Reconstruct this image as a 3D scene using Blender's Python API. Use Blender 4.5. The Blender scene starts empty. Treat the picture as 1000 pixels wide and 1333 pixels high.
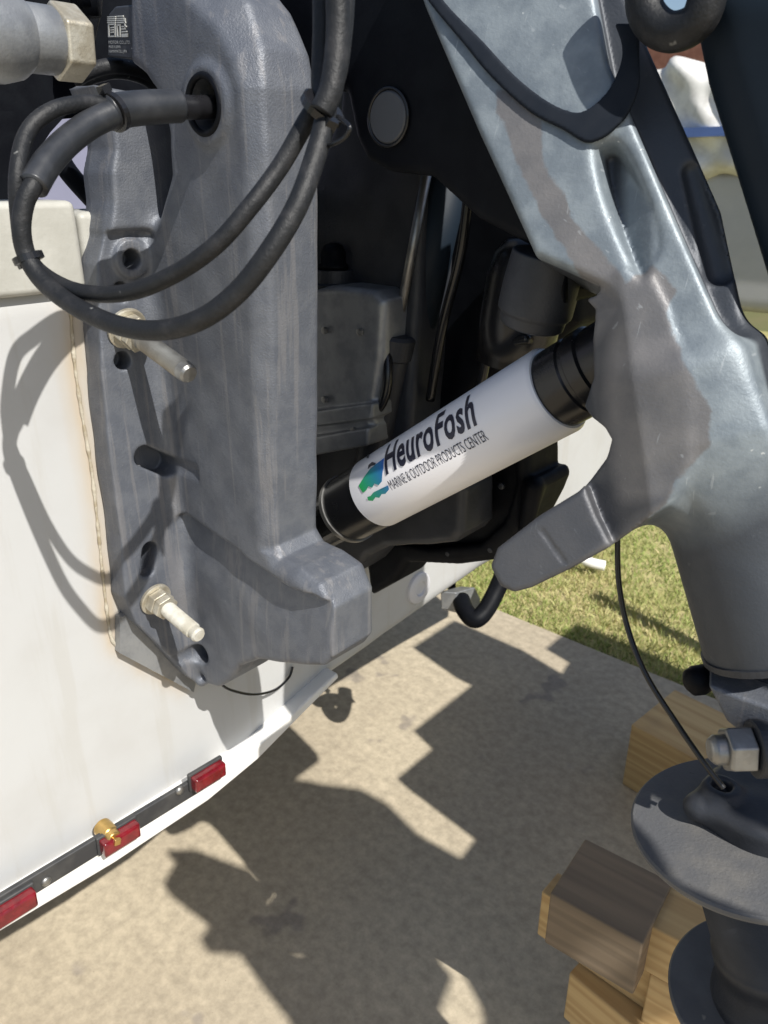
import bpy, bmesh, math, random
import numpy as np
from mathutils import Vector, Matrix

random.seed(7); RNG = np.random.default_rng(7)
S = bpy.context.scene
COL = S.collection

# ------------------------------------------------------------------ camera
F_PX, CX, CY = 1000.0, 500.0, 666.5
PITCH, YAW = math.radians(23.5), math.radians(41.6)
CAM = np.array([0.0, 0.0, 1.5])
cam = bpy.data.cameras.new('camera'); camo = bpy.data.objects.new('camera', cam); COL.objects.link(camo)
camo.location = CAM; camo.rotation_euler = (math.pi/2 - PITCH, 0, YAW)
cam.sensor_fit = 'VERTICAL'; cam.sensor_height = 36.0; cam.lens = F_PX/1333*36
cam.clip_start = 0.02; cam.clip_end = 500
cam.dof.use_dof = True; cam.dof.focus_distance = 0.85; cam.dof.aperture_fstop = 10.0
S.camera = camo

# ------------------------------------------------------------------ daylight
SUN = np.array([0.66, -0.125, 0.74]); SUN = SUN/np.linalg.norm(SUN)
w = bpy.data.worlds.new('World'); S.world = w; w.use_nodes = True
nt = w.node_tree; bg = nt.nodes['Background']
sky = nt.nodes.new('ShaderNodeTexSky'); sky.sky_type = 'NISHITA'; sky.sun_disc = False
sky.sun_elevation = math.asin(SUN[2]); sky.sun_rotation = math.atan2(SUN[0], SUN[1])
sky.air_density = 1.0; sky.dust_density = 1.2
nt.links.new(sky.outputs[0], bg.inputs[0]); bg.inputs[1].default_value = 0.085
sl = bpy.data.lights.new('sun', 'SUN'); sl.energy = 4.6; sl.angle = math.radians(0.5); sl.color = (1, 0.965, 0.90)
so = bpy.data.objects.new('sun', sl); COL.objects.link(so)
so.rotation_euler = Vector(SUN).to_track_quat('Z', 'Y').to_euler()
S.view_settings.view_transform = 'Standard'; S.view_settings.look = 'None'
S.view_settings.gamma = 1.0; S.view_settings.use_curve_mapping = False
S.view_settings.exposure = 0.42

# ------------------------------------------------------------------ measuring helpers (photo pixel -> world point on a known surface)
cp, sp, cyw, syw = math.cos(PITCH), math.sin(PITCH), math.cos(YAW), math.sin(YAW)
FW = np.array([-syw*cp, cyw*cp, -sp]); RT = np.array([cyw, syw, 0.0]); UP = np.array([-syw*sp, cyw*sp, cp])
def ray(px, py): return FW + (px-CX)/F_PX*RT - (py-CY)/F_PX*UP
def on_plane(px, py, o, n):
    d = ray(px, py); t = np.dot(np.asarray(o)-CAM, n)/np.dot(d, n); return CAM + t*d
def onX(px, py, X): return on_plane(px, py, (X, 0, 0), np.array([1., 0, 0]))
def onY(px, py, Y): return on_plane(px, py, (0, Y, 0), np.array([0, 1., 0]))
def onZ(px, py, Z): return on_plane(px, py, (0, 0, Z), np.array([0, 0, 1.]))
def to_px(p):
    d = np.asarray(p)-CAM; f = d@FW; return np.array([CX+F_PX*(d@RT)/f, CY-F_PX*(d@UP)/f])
def nrm(v): v = np.asarray(v, float); return v/np.linalg.norm(v)

# ------------------------------------------------------------------ objects
def tag(o, label=None, cat=None, group=None, kind=None):
    if label: o['label'] = label
    if cat: o['category'] = cat
    if group: o['group'] = group
    if kind: o['kind'] = kind
    return o
def thing(name, label, cat, loc, group=None):
    o = bpy.data.objects.new(name, None); COL.objects.link(o); o.location = tuple(loc); o.empty_display_size = .05
    return tag(o, label, cat, group)
def root_loc(p):
    l = np.zeros(3)
    while p is not None: l = l + np.array(p.location); p = p.parent
    return l
def link(name, V, Fc, m, parent=None, smooth=False, attrs=None):
    V = np.asarray(V, float) - root_loc(parent)
    me = bpy.data.meshes.new(name); me.from_pydata([tuple(v) for v in V], [], [tuple(f) for f in Fc]); me.update()
    if smooth: me.polygons.foreach_set('use_smooth', [True]*len(me.polygons))
    for k, a in (attrs or {}).items():
        at = me.attributes.new(k, 'FLOAT', 'POINT'); at.data.foreach_set('value', np.asarray(a, np.float32))
    if m: me.materials.append(m)
    o = bpy.data.objects.new(name, me); COL.objects.link(o); o.parent = parent
    return o
def join(parts):
    V, Fc, n = [], [], 0
    for v, f in parts:
        v = np.asarray(v, float); V.append(v); Fc += [tuple(int(i)+n for i in q) for q in f]; n += len(v)
    return np.vstack(V), Fc
def link_bm(name, bm, m, parent=None, smooth=False):
    V = np.array([tuple(v.co) for v in bm.verts]); bm.verts.index_update()
    Fc = [[v.index for v in f.verts] for f in bm.faces]; bm.free()
    return link(name, V, Fc, m, parent, smooth)
def catmull(P, n=10, closed=False):
    P = np.asarray(P, float); out = []; N = len(P)
    for i in range(N if closed else N-1):
        if closed: a, b, c, d = P[(i-1) % N], P[i], P[(i+1) % N], P[(i+2) % N]
        else: a, b, c, d = P[max(i-1, 0)], P[i], P[i+1], P[min(i+2, N-1)]
        for k in range(n):
            t = k/n; out.append(.5*((2*b)+(-a+c)*t+(2*a-5*b+4*c-d)*t*t+(-a+3*b-3*c+d)*t**3))
    if not closed: out.append(P[-1])
    return np.array(out)
def tube(P, r, seg=14, cap=True):
    P = np.asarray(P, float); n = len(P); R = np.broadcast_to(np.asarray(r, float), (n,))
    T = np.gradient(P, axis=0); T = T/np.linalg.norm(T, axis=1)[:, None]
    u = np.cross(T[0], [0.13, 0.21, 0.97]); u = nrm(u); V = []
    for i in range(n):
        u = nrm(u - T[i]*np.dot(u, T[i])); v = np.cross(T[i], u)
        for k in range(seg):
            a = 2*math.pi*k/seg; V.append(P[i]+R[i]*(math.cos(a)*u+math.sin(a)*v))
    Fc = [(i*seg+k, i*seg+(k+1) % seg, (i+1)*seg+(k+1) % seg, (i+1)*seg+k) for i in range(n-1) for k in range(seg)]
    if cap: Fc += [tuple(range(seg))[::-1], tuple((n-1)*seg+k for k in range(seg))]
    return np.array(V), Fc
def lathe(o, ax, prof, seg=40, hexa=False):
    """profile = [(distance along the axis, radius)]"""
    ax = nrm(ax); u = nrm(np.cross(ax, [0.1, 0.3, 0.95] if abs(ax[2]) < .9 else [1, 0.1, 0])); v = np.cross(ax, u)
    V, Fc = [], []; s = 6 if hexa else seg
    for d, r in prof:
        for k in range(s):
            a = 2*math.pi*(k+.5)/s; V.append(np.asarray(o)+ax*d+r*(math.cos(a)*u+math.sin(a)*v))
    n = len(prof)
    Fc = [(i*s+k, i*s+(k+1) % s, (i+1)*s+(k+1) % s, (i+1)*s+k) for i in range(n-1) for k in range(s)]
    Fc += [tuple(range(s))[::-1], tuple((n-1)*s+k for k in range(s))]
    return np.array(V), Fc
def bev(o, wd=.003, seg=2, ang=35):
    b = o.modifiers.new('bevel', 'BEVEL'); b.width = wd; b.segments = seg; b.limit_method = 'ANGLE'; b.angle_limit = math.radians(ang)
    o.data.polygons.foreach_set('use_smooth', [True]*len(o.data.polygons))
    wn = o.modifiers.new('weighted', 'WEIGHTED_NORMAL'); wn.keep_sharp = False
    return o
def box(c, ex, ey, ez, sx, sy, sz):
    c = np.asarray(c); V = [c+ex*sx*i/2+ey*sy*j/2+ez*sz*k/2 for i in (-1, 1) for j in (-1, 1) for k in (-1, 1)]
    return np.array(V), [(0, 1, 3, 2), (4, 6, 7, 5), (0, 4, 5, 1), (2, 3, 7, 6), (0, 2, 6, 4), (1, 5, 7, 3)]
EX, EY, EZ = np.eye(3)
def abox(x0, x1, y0, y1, z0, z1):
    return box(((x0+x1)/2, (y0+y1)/2, (z0+z1)/2), EX, EY, EZ, x1-x0, y1-y0, z1-z0)
def prism(P3, off):
    """polygon of world points pushed along the vector off"""
    P3 = np.asarray(P3, float); n = len(P3); V = np.vstack([P3, P3+np.asarray(off)])
    Fc = [tuple(range(n)), tuple(range(2*n-1, n-1, -1))] + [(i, i+n, (i+1) % n+n, (i+1) % n) for i in range(n)]
    return V, Fc
def fix(o):
    bm = bmesh.new(); bm.from_mesh(o.data); bmesh.ops.recalc_face_normals(bm, faces=bm.faces); bm.to_mesh(o.data); bm.free(); return o

def cable_pts0(L): return catmull([onY(x, y, Y) for x, y, Y in L], 10)
# ------------------------------------------------------------------ cast shapes: a distance field meshed with surface nets
class Frame:
    def __init__(s, o, e1, e2, e3): s.o = np.asarray(o, float); s.e1, s.e2, s.e3 = map(np.asarray, (e1, e2, e3))
    def px(s, pts, w=0.0):
        out = []
        for x, y in pts:
            p = on_plane(x, y, s.o+s.e3*w, s.e3)-s.o; out.append((p@s.e1, p@s.e2))
        return np.array(out)
    def loc(s, p): p = np.asarray(p)-s.o; return np.array([p@s.e1, p@s.e2, p@s.e3])
    def world(s, q): return s.o + q[:, :1]*s.e1 + q[:, 1:2]*s.e2 + q[:, 2:3]*s.e3
def poly2(U, V, P):
    """signed distance to a polygon, negative inside"""
    U, V = np.broadcast_arrays(U, V); P = np.asarray(P, float); d = np.full(U.shape, 1e9); s = np.zeros(U.shape, bool); n = len(P)
    for i in range(n):
        a, b = P[i], P[(i+1) % n]; e = b-a; L = e@e
        if L < 1e-14: continue
        wx, wy = U-a[0], V-a[1]; t = np.clip((wx*e[0]+wy*e[1])/L, 0, 1)
        d = np.minimum(d, (wx-e[0]*t)**2+(wy-e[1]*t)**2)
        c = (a[1] > V) != (b[1] > V)
        if abs(e[1]) > 1e-12: s ^= c & (U < e[0]*(V-a[1])/e[1]+a[0])
    return np.where(s, -1, 1)*np.sqrt(d)
def slab(d2, W, w0, w1, r=0.0):
    a = d2+r; b = np.abs(W-(w0+w1)/2)-(w1-w0)/2+r
    a, b = np.broadcast_arrays(a, b)
    return np.minimum(np.maximum(a, b), 0)+np.sqrt(np.maximum(a, 0)**2+np.maximum(b, 0)**2)-r
def smin(a, b, k):
    h = np.maximum(k-np.abs(a-b), 0)/k; return np.minimum(a, b)-h*h*k/4
def smax(a, b, k): return -smin(-a, -b, k)
def capsule(G, a, b, ra, rb=None):
    rb = ra if rb is None else rb
    a, b = np.asarray(a), np.asarray(b); ab = b-a; L = ab@ab
    t = np.clip(sum((G[i]-a[i])*ab[i] for i in range(3))/L, 0, 1)
    return np.sqrt(sum((G[i]-a[i]-ab[i]*t)**2 for i in range(3)))-(ra+(rb-ra)*t)
def cyl(G, a, b, r, rnd=0.0):
    a, b = np.asarray(a), np.asarray(b); L = np.linalg.norm(b-a); ax = (b-a)/L
    t = sum((G[i]-a[i])*ax[i] for i in range(3)); q = sum((G[i]-a[i]-ax[i]*t)**2 for i in range(3))
    da = np.sqrt(q)-r+rnd; db = np.abs(t-L/2)-L/2+rnd
    return np.minimum(np.maximum(da, db), 0)+np.sqrt(np.maximum(da, 0)**2+np.maximum(db, 0)**2)-rnd
def grid(lo, hi, h):
    ax = [np.arange(l, u+h, h) for l, u in zip(lo, hi)]
    return (ax[0][:, None, None], ax[1][None, :, None], ax[2][None, None, :]), np.array(lo, float)
def nets(Fd, lo, h):
    Fd = np.asarray(Fd, np.float32); ins = Fd < 0
    sh = tuple(n-1 for n in Fd.shape)
    cnt = np.zeros(sh, np.float32); acc = np.zeros(sh+(3,), np.float32)
    cs = [(i, j, k) for i in (0, 1) for j in (0, 1) for k in (0, 1)]
    def sub(A, c): return A[c[0]:c[0]+sh[0], c[1]:c[1]+sh[1], c[2]:c[2]+sh[2]]
    for c in cs:
        for a in range(3):
            if c[a] == 1: continue
            d = list(c); d[a] = 1
            f0, f1 = sub(Fd, c), sub(Fd, d); m = (f0 < 0) != (f1 < 0)
            t = np.where(m, f0/np.where(m, f0-f1, 1), 0)
            cnt += m
            for b in range(3):
                acc[..., b] += np.where(m, c[b]+(t if b == a else 0), 0)
    act = cnt > 0; idx = -np.ones(sh, np.int64); n = int(act.sum()); idx[act] = np.arange(n)
    I = np.argwhere(act); V = lo + h*(I + acc[act]/cnt[act][:, None])
    Q = []
    for a in range(3):
        b, c = (a+1) % 3, (a+2) % 3
        s0 = [slice(1, -1)]*3; s1 = [slice(1, -1)]*3; s0[a] = slice(0, -1); s1[a] = slice(1, None)
        A, B = ins[tuple(s0)], ins[tuple(s1)]
        for flip, M in ((False, A & ~B), (True, ~A & B)):
            E = np.argwhere(M)
            if not len(E): continue
            E = E.copy(); E[:, b] += 1; E[:, c] += 1
            def cell(db, dc):
                X = E.copy(); X[:, b] -= db; X[:, c] -= dc; return idx[X[:, 0], X[:, 1], X[:, 2]]
            q = np.stack([cell(1, 1), cell(0, 1), cell(0, 0), cell(1, 0)], 1)
            Q.append(q[:, ::-1] if flip else q)
    Q = np.vstack(Q); Q = Q[(Q >= 0).all(1)]
    return V, Q
def link_np(name, V, Q, m, parent=None, attrs=None):
    V = np.asarray(V, np.float32) - root_loc(parent).astype(np.float32)
    me = bpy.data.meshes.new(name); k = Q.shape[1]
    me.vertices.add(len(V)); me.vertices.foreach_set('co', V.ravel())
    me.loops.add(Q.size); me.loops.foreach_set('vertex_index', Q.ravel().astype(np.int32))
    me.polygons.add(len(Q)); me.polygons.foreach_set('loop_start', np.arange(0, Q.size, k, dtype=np.int32))
    me.polygons.foreach_set('use_smooth', np.ones(len(Q), bool)); me.update(calc_edges=True); me.validate()
    for kk, a in (attrs or {}).items():
        at = me.attributes.new(kk, 'FLOAT', 'POINT'); at.data.foreach_set('value', np.asarray(a, np.float32))
    me.materials.append(m); o = bpy.data.objects.new(name, me); COL.objects.link(o); o.parent = parent
    return o

# ------------------------------------------------------------------ materials
def mat(name, c1, c2=None, rough=.5, metal=0.0, scale=8.0, detail=6, bump=0.0, bscale=60.0, rvar=.1, streak=None, spots=None, coat=0.0, lo=.38, hi=.62, spec=None):
    m = bpy.data.materials.new(name); m.use_nodes = True; N = m.node_tree.nodes; L = m.node_tree.links
    b = N['Principled BSDF']; tc = N.new('ShaderNodeTexCoord'); co = tc.outputs['Object']
    b.inputs['Metallic'].default_value = metal; b.inputs['Roughness'].default_value = rough
    if coat: b.inputs['Coat Weight'].default_value = coat; b.inputs['Coat Roughness'].default_value = .08
    if spec is not None: b.inputs['Specular IOR Level'].default_value = spec
    def noise(s, d=6, vec=None, rg=.6):
        n = N.new('ShaderNodeTexNoise'); n.inputs['Scale'].default_value = s; n.inputs['Detail'].default_value = d; n.inputs['Roughness'].default_value = rg
        L.new(vec or co, n.inputs['Vector']); return n.outputs['Fac']
    def ramp(f, a, bb):
        r = N.new('ShaderNodeMapRange'); r.interpolation_type = 'SMOOTHSTEP'; r.inputs['From Min'].default_value = a; r.inputs['From Max'].default_value = bb
        L.new(f, r.inputs['Value']); return r.outputs[0]
    def mix(f, a, bb):
        x = N.new('ShaderNodeMix'); x.data_type = 'RGBA'
        if isinstance(f, (int, float)): x.inputs['Factor'].default_value = f
        else: L.new(f, x.inputs['Factor'])
        for k, c in (('A', a), ('B', bb)):
            i = [q for q in x.inputs if q.name == k and q.type == 'RGBA'][0]
            if isinstance(c, (tuple, list)): i.default_value = (*c, 1)
            else: L.new(c, i)
        return [q for q in x.outputs if q.type == 'RGBA'][0]
    col = c1
    f = noise(scale, detail)
    col = mix(ramp(f, lo, hi), c1, c2 or tuple(x*.85 for x in c1))
    if streak:       # (colour, scale, amount, stretch vector)
        mp = N.new('ShaderNodeMapping'); mp.inputs['Scale'].default_value = streak[3]; L.new(co, mp.inputs['Vector'])
        s = ramp(noise(streak[1], 5, mp.outputs[0]), .53, .64)
        mu = N.new('ShaderNodeMath'); mu.operation = 'MULTIPLY'; L.new(s, mu.inputs[0]); mu.inputs[1].default_value = streak[2]
        col = mix(mu.outputs[0], col, streak[0])
    if spots:        # (colour, scale, threshold)
        s = ramp(noise(spots[1], 3), spots[2], spots[2]+.05); col = mix(s, col, spots[0])
    L.new(col, b.inputs['Base Color']) if not isinstance(col, tuple) else None
    if rvar:
        r = N.new('ShaderNodeMapRange'); r.inputs['To Min'].default_value = max(rough-rvar, .02); r.inputs['To Max'].default_value = min(rough+rvar, 1)
        L.new(noise(scale*2.3, 5), r.inputs['Value']); L.new(r.outputs[0], b.inputs['Roughness'])
    if bump:
        bp = N.new('ShaderNodeBump'); bp.inputs['Strength'].default_value = bump; bp.inputs['Distance'].default_value = .002
        L.new(noise(bscale, 4), bp.inputs['Height']); L.new(bp.outputs[0], b.inputs['Normal'])
    m['mix'] = 1; m.node_tree['x'] = 0
    return m
def M_nodes(m): return m.node_tree.nodes, m.node_tree.links, m.node_tree.nodes['Principled BSDF']

paint = mat('grey_cast_paint', (.128, .138, .16), (.104, .114, .137), rough=.46, metal=.25, scale=45, detail=9, bump=.4, bscale=460, rvar=.1,
            streak=((.215, .21, .215), 9, .45, (9, 9, .35)), spots=((.5, .49, .46), 95, .755))
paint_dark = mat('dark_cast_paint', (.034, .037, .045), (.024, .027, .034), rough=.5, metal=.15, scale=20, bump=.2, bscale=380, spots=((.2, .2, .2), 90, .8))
black_plastic = mat('black_plastic', (.0022, .0028, .005), (.004, .005, .0075), rough=.55, spec=.14, scale=30, bump=.1, bscale=300)
black_gloss = mat('black_gloss', (.008, .0085, .01), (.012, .012, .014), rough=.26, scale=10, rvar=.05)
shroud_m = mat('shroud_paint', (.008, .014, .022), (.010, .017, .027), rough=.55, spec=.2, scale=5, bump=.05, bscale=300)
rubber = mat('cable_rubber', (.011, .012, .014), (.026, .026, .028), rough=.55, spec=.35, scale=45, bump=.35, bscale=260, spots=((.16, .16, .155), 60, .68), lo=.45, hi=.7)
sleeve_m = mat('sleeve_plastic', (.02, .022, .026), (.034, .036, .041), rough=.38, scale=30, bump=.1, bscale=200)
steel = mat('dull_steel', (.36, .36, .35), (.26, .255, .245), rough=.42, metal=.85, scale=35, bump=.1, bscale=200)
steel_brown = mat('stained_steel', (.55, .52, .44), (.4, .36, .28), rough=.45, metal=.6, scale=40, bump=.25, bscale=250)
alu = mat('cast_aluminium', (.30, .31, .32), (.21, .22, .235), rough=.42, metal=.45, scale=22, bump=.2, bscale=300)
gel = mat('white_gelcoat', (.47, .475, .475), (.44, .44, .435), rough=.5, scale=5, bump=.03, bscale=30, streak=((.41, .40, .375), 4, .4, (6, 6, .5)), spots=((.5, .46, .38), 26, .82))
cap_m = mat('cream_capping', (.46, .455, .42), (.37, .365, .33), rough=.5, scale=9, bump=.25, bscale=120, streak=((.38, .36, .3), 7, .6, (3, 3, .4)))
bulk_m = mat('lavender_bulkhead', (.2, .2, .27), (.18, .18, .24), rough=.5, scale=2)
white_paint = mat('white_metal_paint', (.82, .81, .79), (.76, .75, .72), rough=.35, scale=6)
label_m = mat('white_label', (.87, .86, .89), (.85, .84, .87), rough=.3, scale=5, coat=.25, rvar=.03)
ink = mat('navy_ink', (.012, .014, .035), (.014, .016, .04), rough=.35, scale=5)
brass = mat('brass', (.6, .4, .15), (.5, .33, .11), rough=.32, metal=.9, scale=40)
red_lens = mat('red_lens', (.17, .006, .012), (.11, .004, .008), rough=.18, scale=60, coat=.5, bump=.3, bscale=120)
lens_black = mat('rail_black', (.03, .031, .034), (.05, .05, .05), rough=.5, scale=30)
plate_dark = mat('plate_dark', (.035, .038, .045), (.04, .044, .05), rough=.45, scale=30)
plate_ink = mat('plate_print', (.5, .5, .48), (.42, .42, .4), rough=.6, scale=300)
disc_m = mat('dusty_plate', (.1, .105, .115), (.075, .08, .09), rough=.6, metal=.1, scale=16, bump=.3, bscale=320, spots=((.2, .195, .18), 30, .64))
mud = mat('muddy_plate', (.10, .102, .108), (.17, .162, .148), rough=.7, metal=.05, scale=17, detail=9, bump=.4, bscale=300, lo=.40, hi=.8, spots=((.07, .07, .072), 45, .66))

def concrete():
    m = mat('concrete', (.46, .395, .29), (.40, .34, .25), rough=.85, scale=1.6, detail=8, bump=.5, bscale=45, rvar=.08, spots=((.29, .25, .2), 4.5, .63))
    N, L, b = M_nodes(m)
    src = b.inputs['Base Color'].links[0].from_socket; tc = [n for n in N if n.type == 'TEX_COORD'][0].outputs['Object']
    n = N.new('ShaderNodeTexNoise'); n.inputs['Scale'].default_value = 38; n.inputs['Detail'].default_value = 9; n.inputs['Roughness'].default_value = .7; L.new(tc, n.inputs['Vector'])
    r = N.new('ShaderNodeMapRange'); r.inputs['From Min'].default_value = .35; r.inputs['From Max'].default_value = .68; r.inputs['To Min'].default_value = .78; r.inputs['To Max'].default_value = 1.18; L.new(n.outputs['Fac'], r.inputs['Value'])
    mu = N.new('ShaderNodeMix'); mu.data_type = 'RGBA'; mu.blend_type = 'MULTIPLY'; mu.inputs['Factor'].default_value = 1
    A = [q for q in mu.inputs if q.type == 'RGBA']; L.new(src, A[0]); L.new(r.outputs[0], A[1])
    v = N.new('ShaderNodeTexVoronoi'); v.inputs['Scale'].default_value = 55; L.new(tc, v.inputs['Vector'])
    rv = N.new('ShaderNodeMapRange'); rv.inputs['From Min'].default_value = .03; rv.inputs['From Max'].default_value = .09; rv.inputs['To Min'].default_value = .55; rv.inputs['To Max'].default_value = 0; L.new(v.outputs['Distance'], rv.inputs['Value'])
    n2 = N.new('ShaderNodeTexNoise'); n2.inputs['Scale'].default_value = 9; L.new(tc, n2.inputs['Vector'])
    g = N.new('ShaderNodeMath'); g.operation = 'GREATER_THAN'; g.inputs[1].default_value = .58; L.new(n2.outputs['Fac'], g.inputs[0])
    mm = N.new('ShaderNodeMath'); mm.operation = 'MULTIPLY'; L.new(rv.outputs[0], mm.inputs[0]); L.new(g.outputs[0], mm.inputs[1])
    x = N.new('ShaderNodeMix'); x.data_type = 'RGBA'; B = [q for q in x.inputs if q.type == 'RGBA']; L.new(mm.outputs[0], x.inputs['Factor'])
    L.new([q for q in mu.outputs if q.type == 'RGBA'][0], B[0]); B[1].default_value = (.16, .13, .1, 1)
    L.new([q for q in x.outputs if q.type == 'RGBA'][0], b.inputs['Base Color'])
    return m
conc = concrete()
def wood(name, c1, c2, axis):
    m = bpy.data.materials.new(name); m.use_nodes = True; N, L, b = M_nodes(m)
    tc = N.new('ShaderNodeTexCoord'); mp = N.new('ShaderNodeMapping'); L.new(tc.outputs['Object'], mp.inputs['Vector'])
    mp.inputs['Scale'].default_value = (.05, 1, 1); mp.inputs['Location'].default_value = (0, .13, .21)
    wv = N.new('ShaderNodeTexWave'); wv.wave_type = 'RINGS'; wv.rings_direction = 'X'; wv.inputs['Scale'].default_value = 13; wv.inputs['Distortion'].default_value = 7
    wv.inputs['Detail'].default_value = 3; wv.inputs['Detail Scale'].default_value = 2.2; L.new(mp.outputs[0], wv.inputs['Vector'])
    n = N.new('ShaderNodeTexNoise'); n.inputs['Scale'].default_value = 40; n.inputs['Detail'].default_value = 6; L.new(mp.outputs[0], n.inputs['Vector'])
    ad = N.new('ShaderNodeMath'); ad.operation = 'MULTIPLY_ADD'; L.new(wv.outputs['Fac'], ad.inputs[0]); ad.inputs[1].default_value = .45
    ml = N.new('ShaderNodeMath'); ml.operation = 'MULTIPLY'; L.new(n.outputs['Fac'], ml.inputs[0]); ml.inputs[1].default_value = .65; L.new(ml.outputs[0], ad.inputs[2])
    cr = N.new('ShaderNodeValToRGB'); cr.color_ramp.elements[0].color = (*c1, 1); cr.color_ramp.elements[1].color = (*c2, 1); L.new(ad.outputs[0], cr.inputs[0])
    n3 = N.new('ShaderNodeTexNoise'); n3.inputs['Scale'].default_value = 7; n3.inputs['Detail'].default_value = 5; L.new(tc.outputs['Object'], n3.inputs['Vector'])
    r3 = N.new('ShaderNodeMapRange'); r3.inputs['From Min'].default_value = .5; r3.inputs['From Max'].default_value = .75; r3.inputs['To Max'].default_value = .55; L.new(n3.outputs['Fac'], r3.inputs['Value'])
    x = N.new('ShaderNodeMix'); x.data_type = 'RGBA'; B = [q for q in x.inputs if q.type == 'RGBA']; L.new(r3.outputs[0], x.inputs['Factor']); L.new(cr.outputs[0], B[0]); B[1].default_value = (.17, .13, .09, 1)
    L.new([q for q in x.outputs if q.type == 'RGBA'][0], b.inputs['Base Color'])
    b.inputs['Roughness'].default_value = .75
    bp = N.new('ShaderNodeBump'); bp.inputs['Strength'].default_value = .3; bp.inputs['Distance'].default_value = .003; L.new(ad.outputs[0], bp.inputs['Height']); L.new(bp.outputs[0], b.inputs['Normal'])
    return m
pine = wood('pine_timber', (.38, .235, .095), (.60, .43, .21), 'x')
pine_shade = wood('shaded_timber', (.13, .10, .07), (.24, .18, .12), 'x')  # darker copy of the pine, shade put into the colour

def worn_swivel():
    """bare oxidised aluminium where the paint has gone, brownish primer where 'primer' > 0"""
    m = mat('worn_aluminium', (.235, .27, .295), (.165, .195, .222), rough=.5, metal=.3, scale=30, detail=8, bump=.18, bscale=380, rvar=.12, spots=((.55, .58, .58), 70, .7))
    N, L, b = M_nodes(m); src = b.inputs['Base Color'].links[0].from_socket; co = [n for n in N if n.type == 'TEX_COORD'][0].outputs['Object']
    at = N.new('ShaderNodeAttribute'); at.attribute_name = 'primer'
    n = N.new('ShaderNodeTexNoise'); n.inputs['Scale'].default_value = 34; n.inputs['Detail'].default_value = 9; n.inputs['Roughness'].default_value = .65; L.new(co, n.inputs['Vector'])
    a = N.new('ShaderNodeMath'); a.operation = 'MULTIPLY_ADD'; L.new(n.outputs['Fac'], a.inputs[0]); a.inputs[1].default_value = .016; L.new(at.outputs['Fac'], a.inputs[2])
    r = N.new('ShaderNodeMapRange'); r.interpolation_type = 'SMOOTHSTEP'; r.inputs['From Min'].default_value = .0066; r.inputs['From Max'].default_value = .0100; L.new(a.outputs[0], r.inputs['Value'])
    n2 = N.new('ShaderNodeTexNoise'); n2.inputs['Scale'].default_value = 25; n2.inputs['Detail'].default_value = 7; L.new(co, n2.inputs['Vector'])
    cr = N.new('ShaderNodeValToRGB'); cr.color_ramp.elements[0].position = .35; cr.color_ramp.elements[0].color = (.135, .134, .14, 1); cr.color_ramp.elements[1].position = .7; cr.color_ramp.elements[1].color = (.205, .197, .195, 1); L.new(n2.outputs['Fac'], cr.inputs[0])
    x = N.new('ShaderNodeMix'); x.data_type = 'RGBA'; B = [q for q in x.inputs if q.type == 'RGBA']
    L.new(r.outputs[0], x.inputs['Factor']); L.new(src, B[0]); L.new(cr.outputs[0], B[1])
    for sc_, th in (((420, 40, 30), .71), ((40, 420, 90), .72)):
        mp = N.new('ShaderNodeMapping'); mp.inputs['Scale'].default_value = sc_; mp.inputs['Rotation'].default_value = (.4, .7, .3); L.new(co, mp.inputs['Vector'])
        ns = N.new('ShaderNodeTexNoise'); ns.inputs['Scale'].default_value = 1; ns.inputs['Detail'].default_value = 2; L.new(mp.outputs[0], ns.inputs['Vector'])
        rs = N.new('ShaderNodeMapRange'); rs.inputs['From Min'].default_value = th; rs.inputs['From Max'].default_value = th+.04; rs.inputs['To Max'].default_value = .28; L.new(ns.outputs['Fac'], rs.inputs['Value'])
        xs = N.new('ShaderNodeMix'); xs.data_type = 'RGBA'; D = [q for q in xs.inputs if q.type == 'RGBA']; L.new(rs.outputs[0], xs.inputs['Factor'])
        L.new([q for q in x.outputs if q.type == 'RGBA'][0], D[0]); D[1].default_value = (.5, .53, .55, 1); x = xs
    # darker toned zone (aft side, arm, tube)
    at2 = N.new('ShaderNodeAttribute'); at2.attribute_name = 'darktone'
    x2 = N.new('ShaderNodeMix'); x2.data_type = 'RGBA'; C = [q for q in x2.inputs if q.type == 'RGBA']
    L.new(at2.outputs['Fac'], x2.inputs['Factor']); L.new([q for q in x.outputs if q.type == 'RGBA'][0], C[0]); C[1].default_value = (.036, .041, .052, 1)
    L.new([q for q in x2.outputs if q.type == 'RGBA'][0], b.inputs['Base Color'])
    return m
swivel_m = worn_swivel()

# ================================================================== SETTING
XT = -0.85            # aft face of the transom
YW = 0.51             # outboard face of the near clamp bracket web
YM = 0.68             # motor centre plane
o = link('ground', *join([prism([(-60, -60, -.06), (60, -60, -.06), (60, 90, -.06), (-60, 90, -.06)], (0, 0, -.2))]), mat('earth', (.12, .13, .05), (.16, .14, .07), rough=.95, scale=.5)); fix(o); tag(o, kind='structure')
YE = 2.17
o = link('driveway', *abox(-9, 9, -7, YE, -.12, 0), conc); tag(o, kind='structure'); fix(o)
lawn_m = mat('lawn_soil', (.33, .31, .12), (.46, .39, .2), rough=.95, scale=3.5, detail=8, bump=.6, bscale=60)
o = link('lawn', *abox(-9, 9, YE+.004, 9, -.1, -.02), lawn_m); tag(o, kind='structure'); fix(o)
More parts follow.
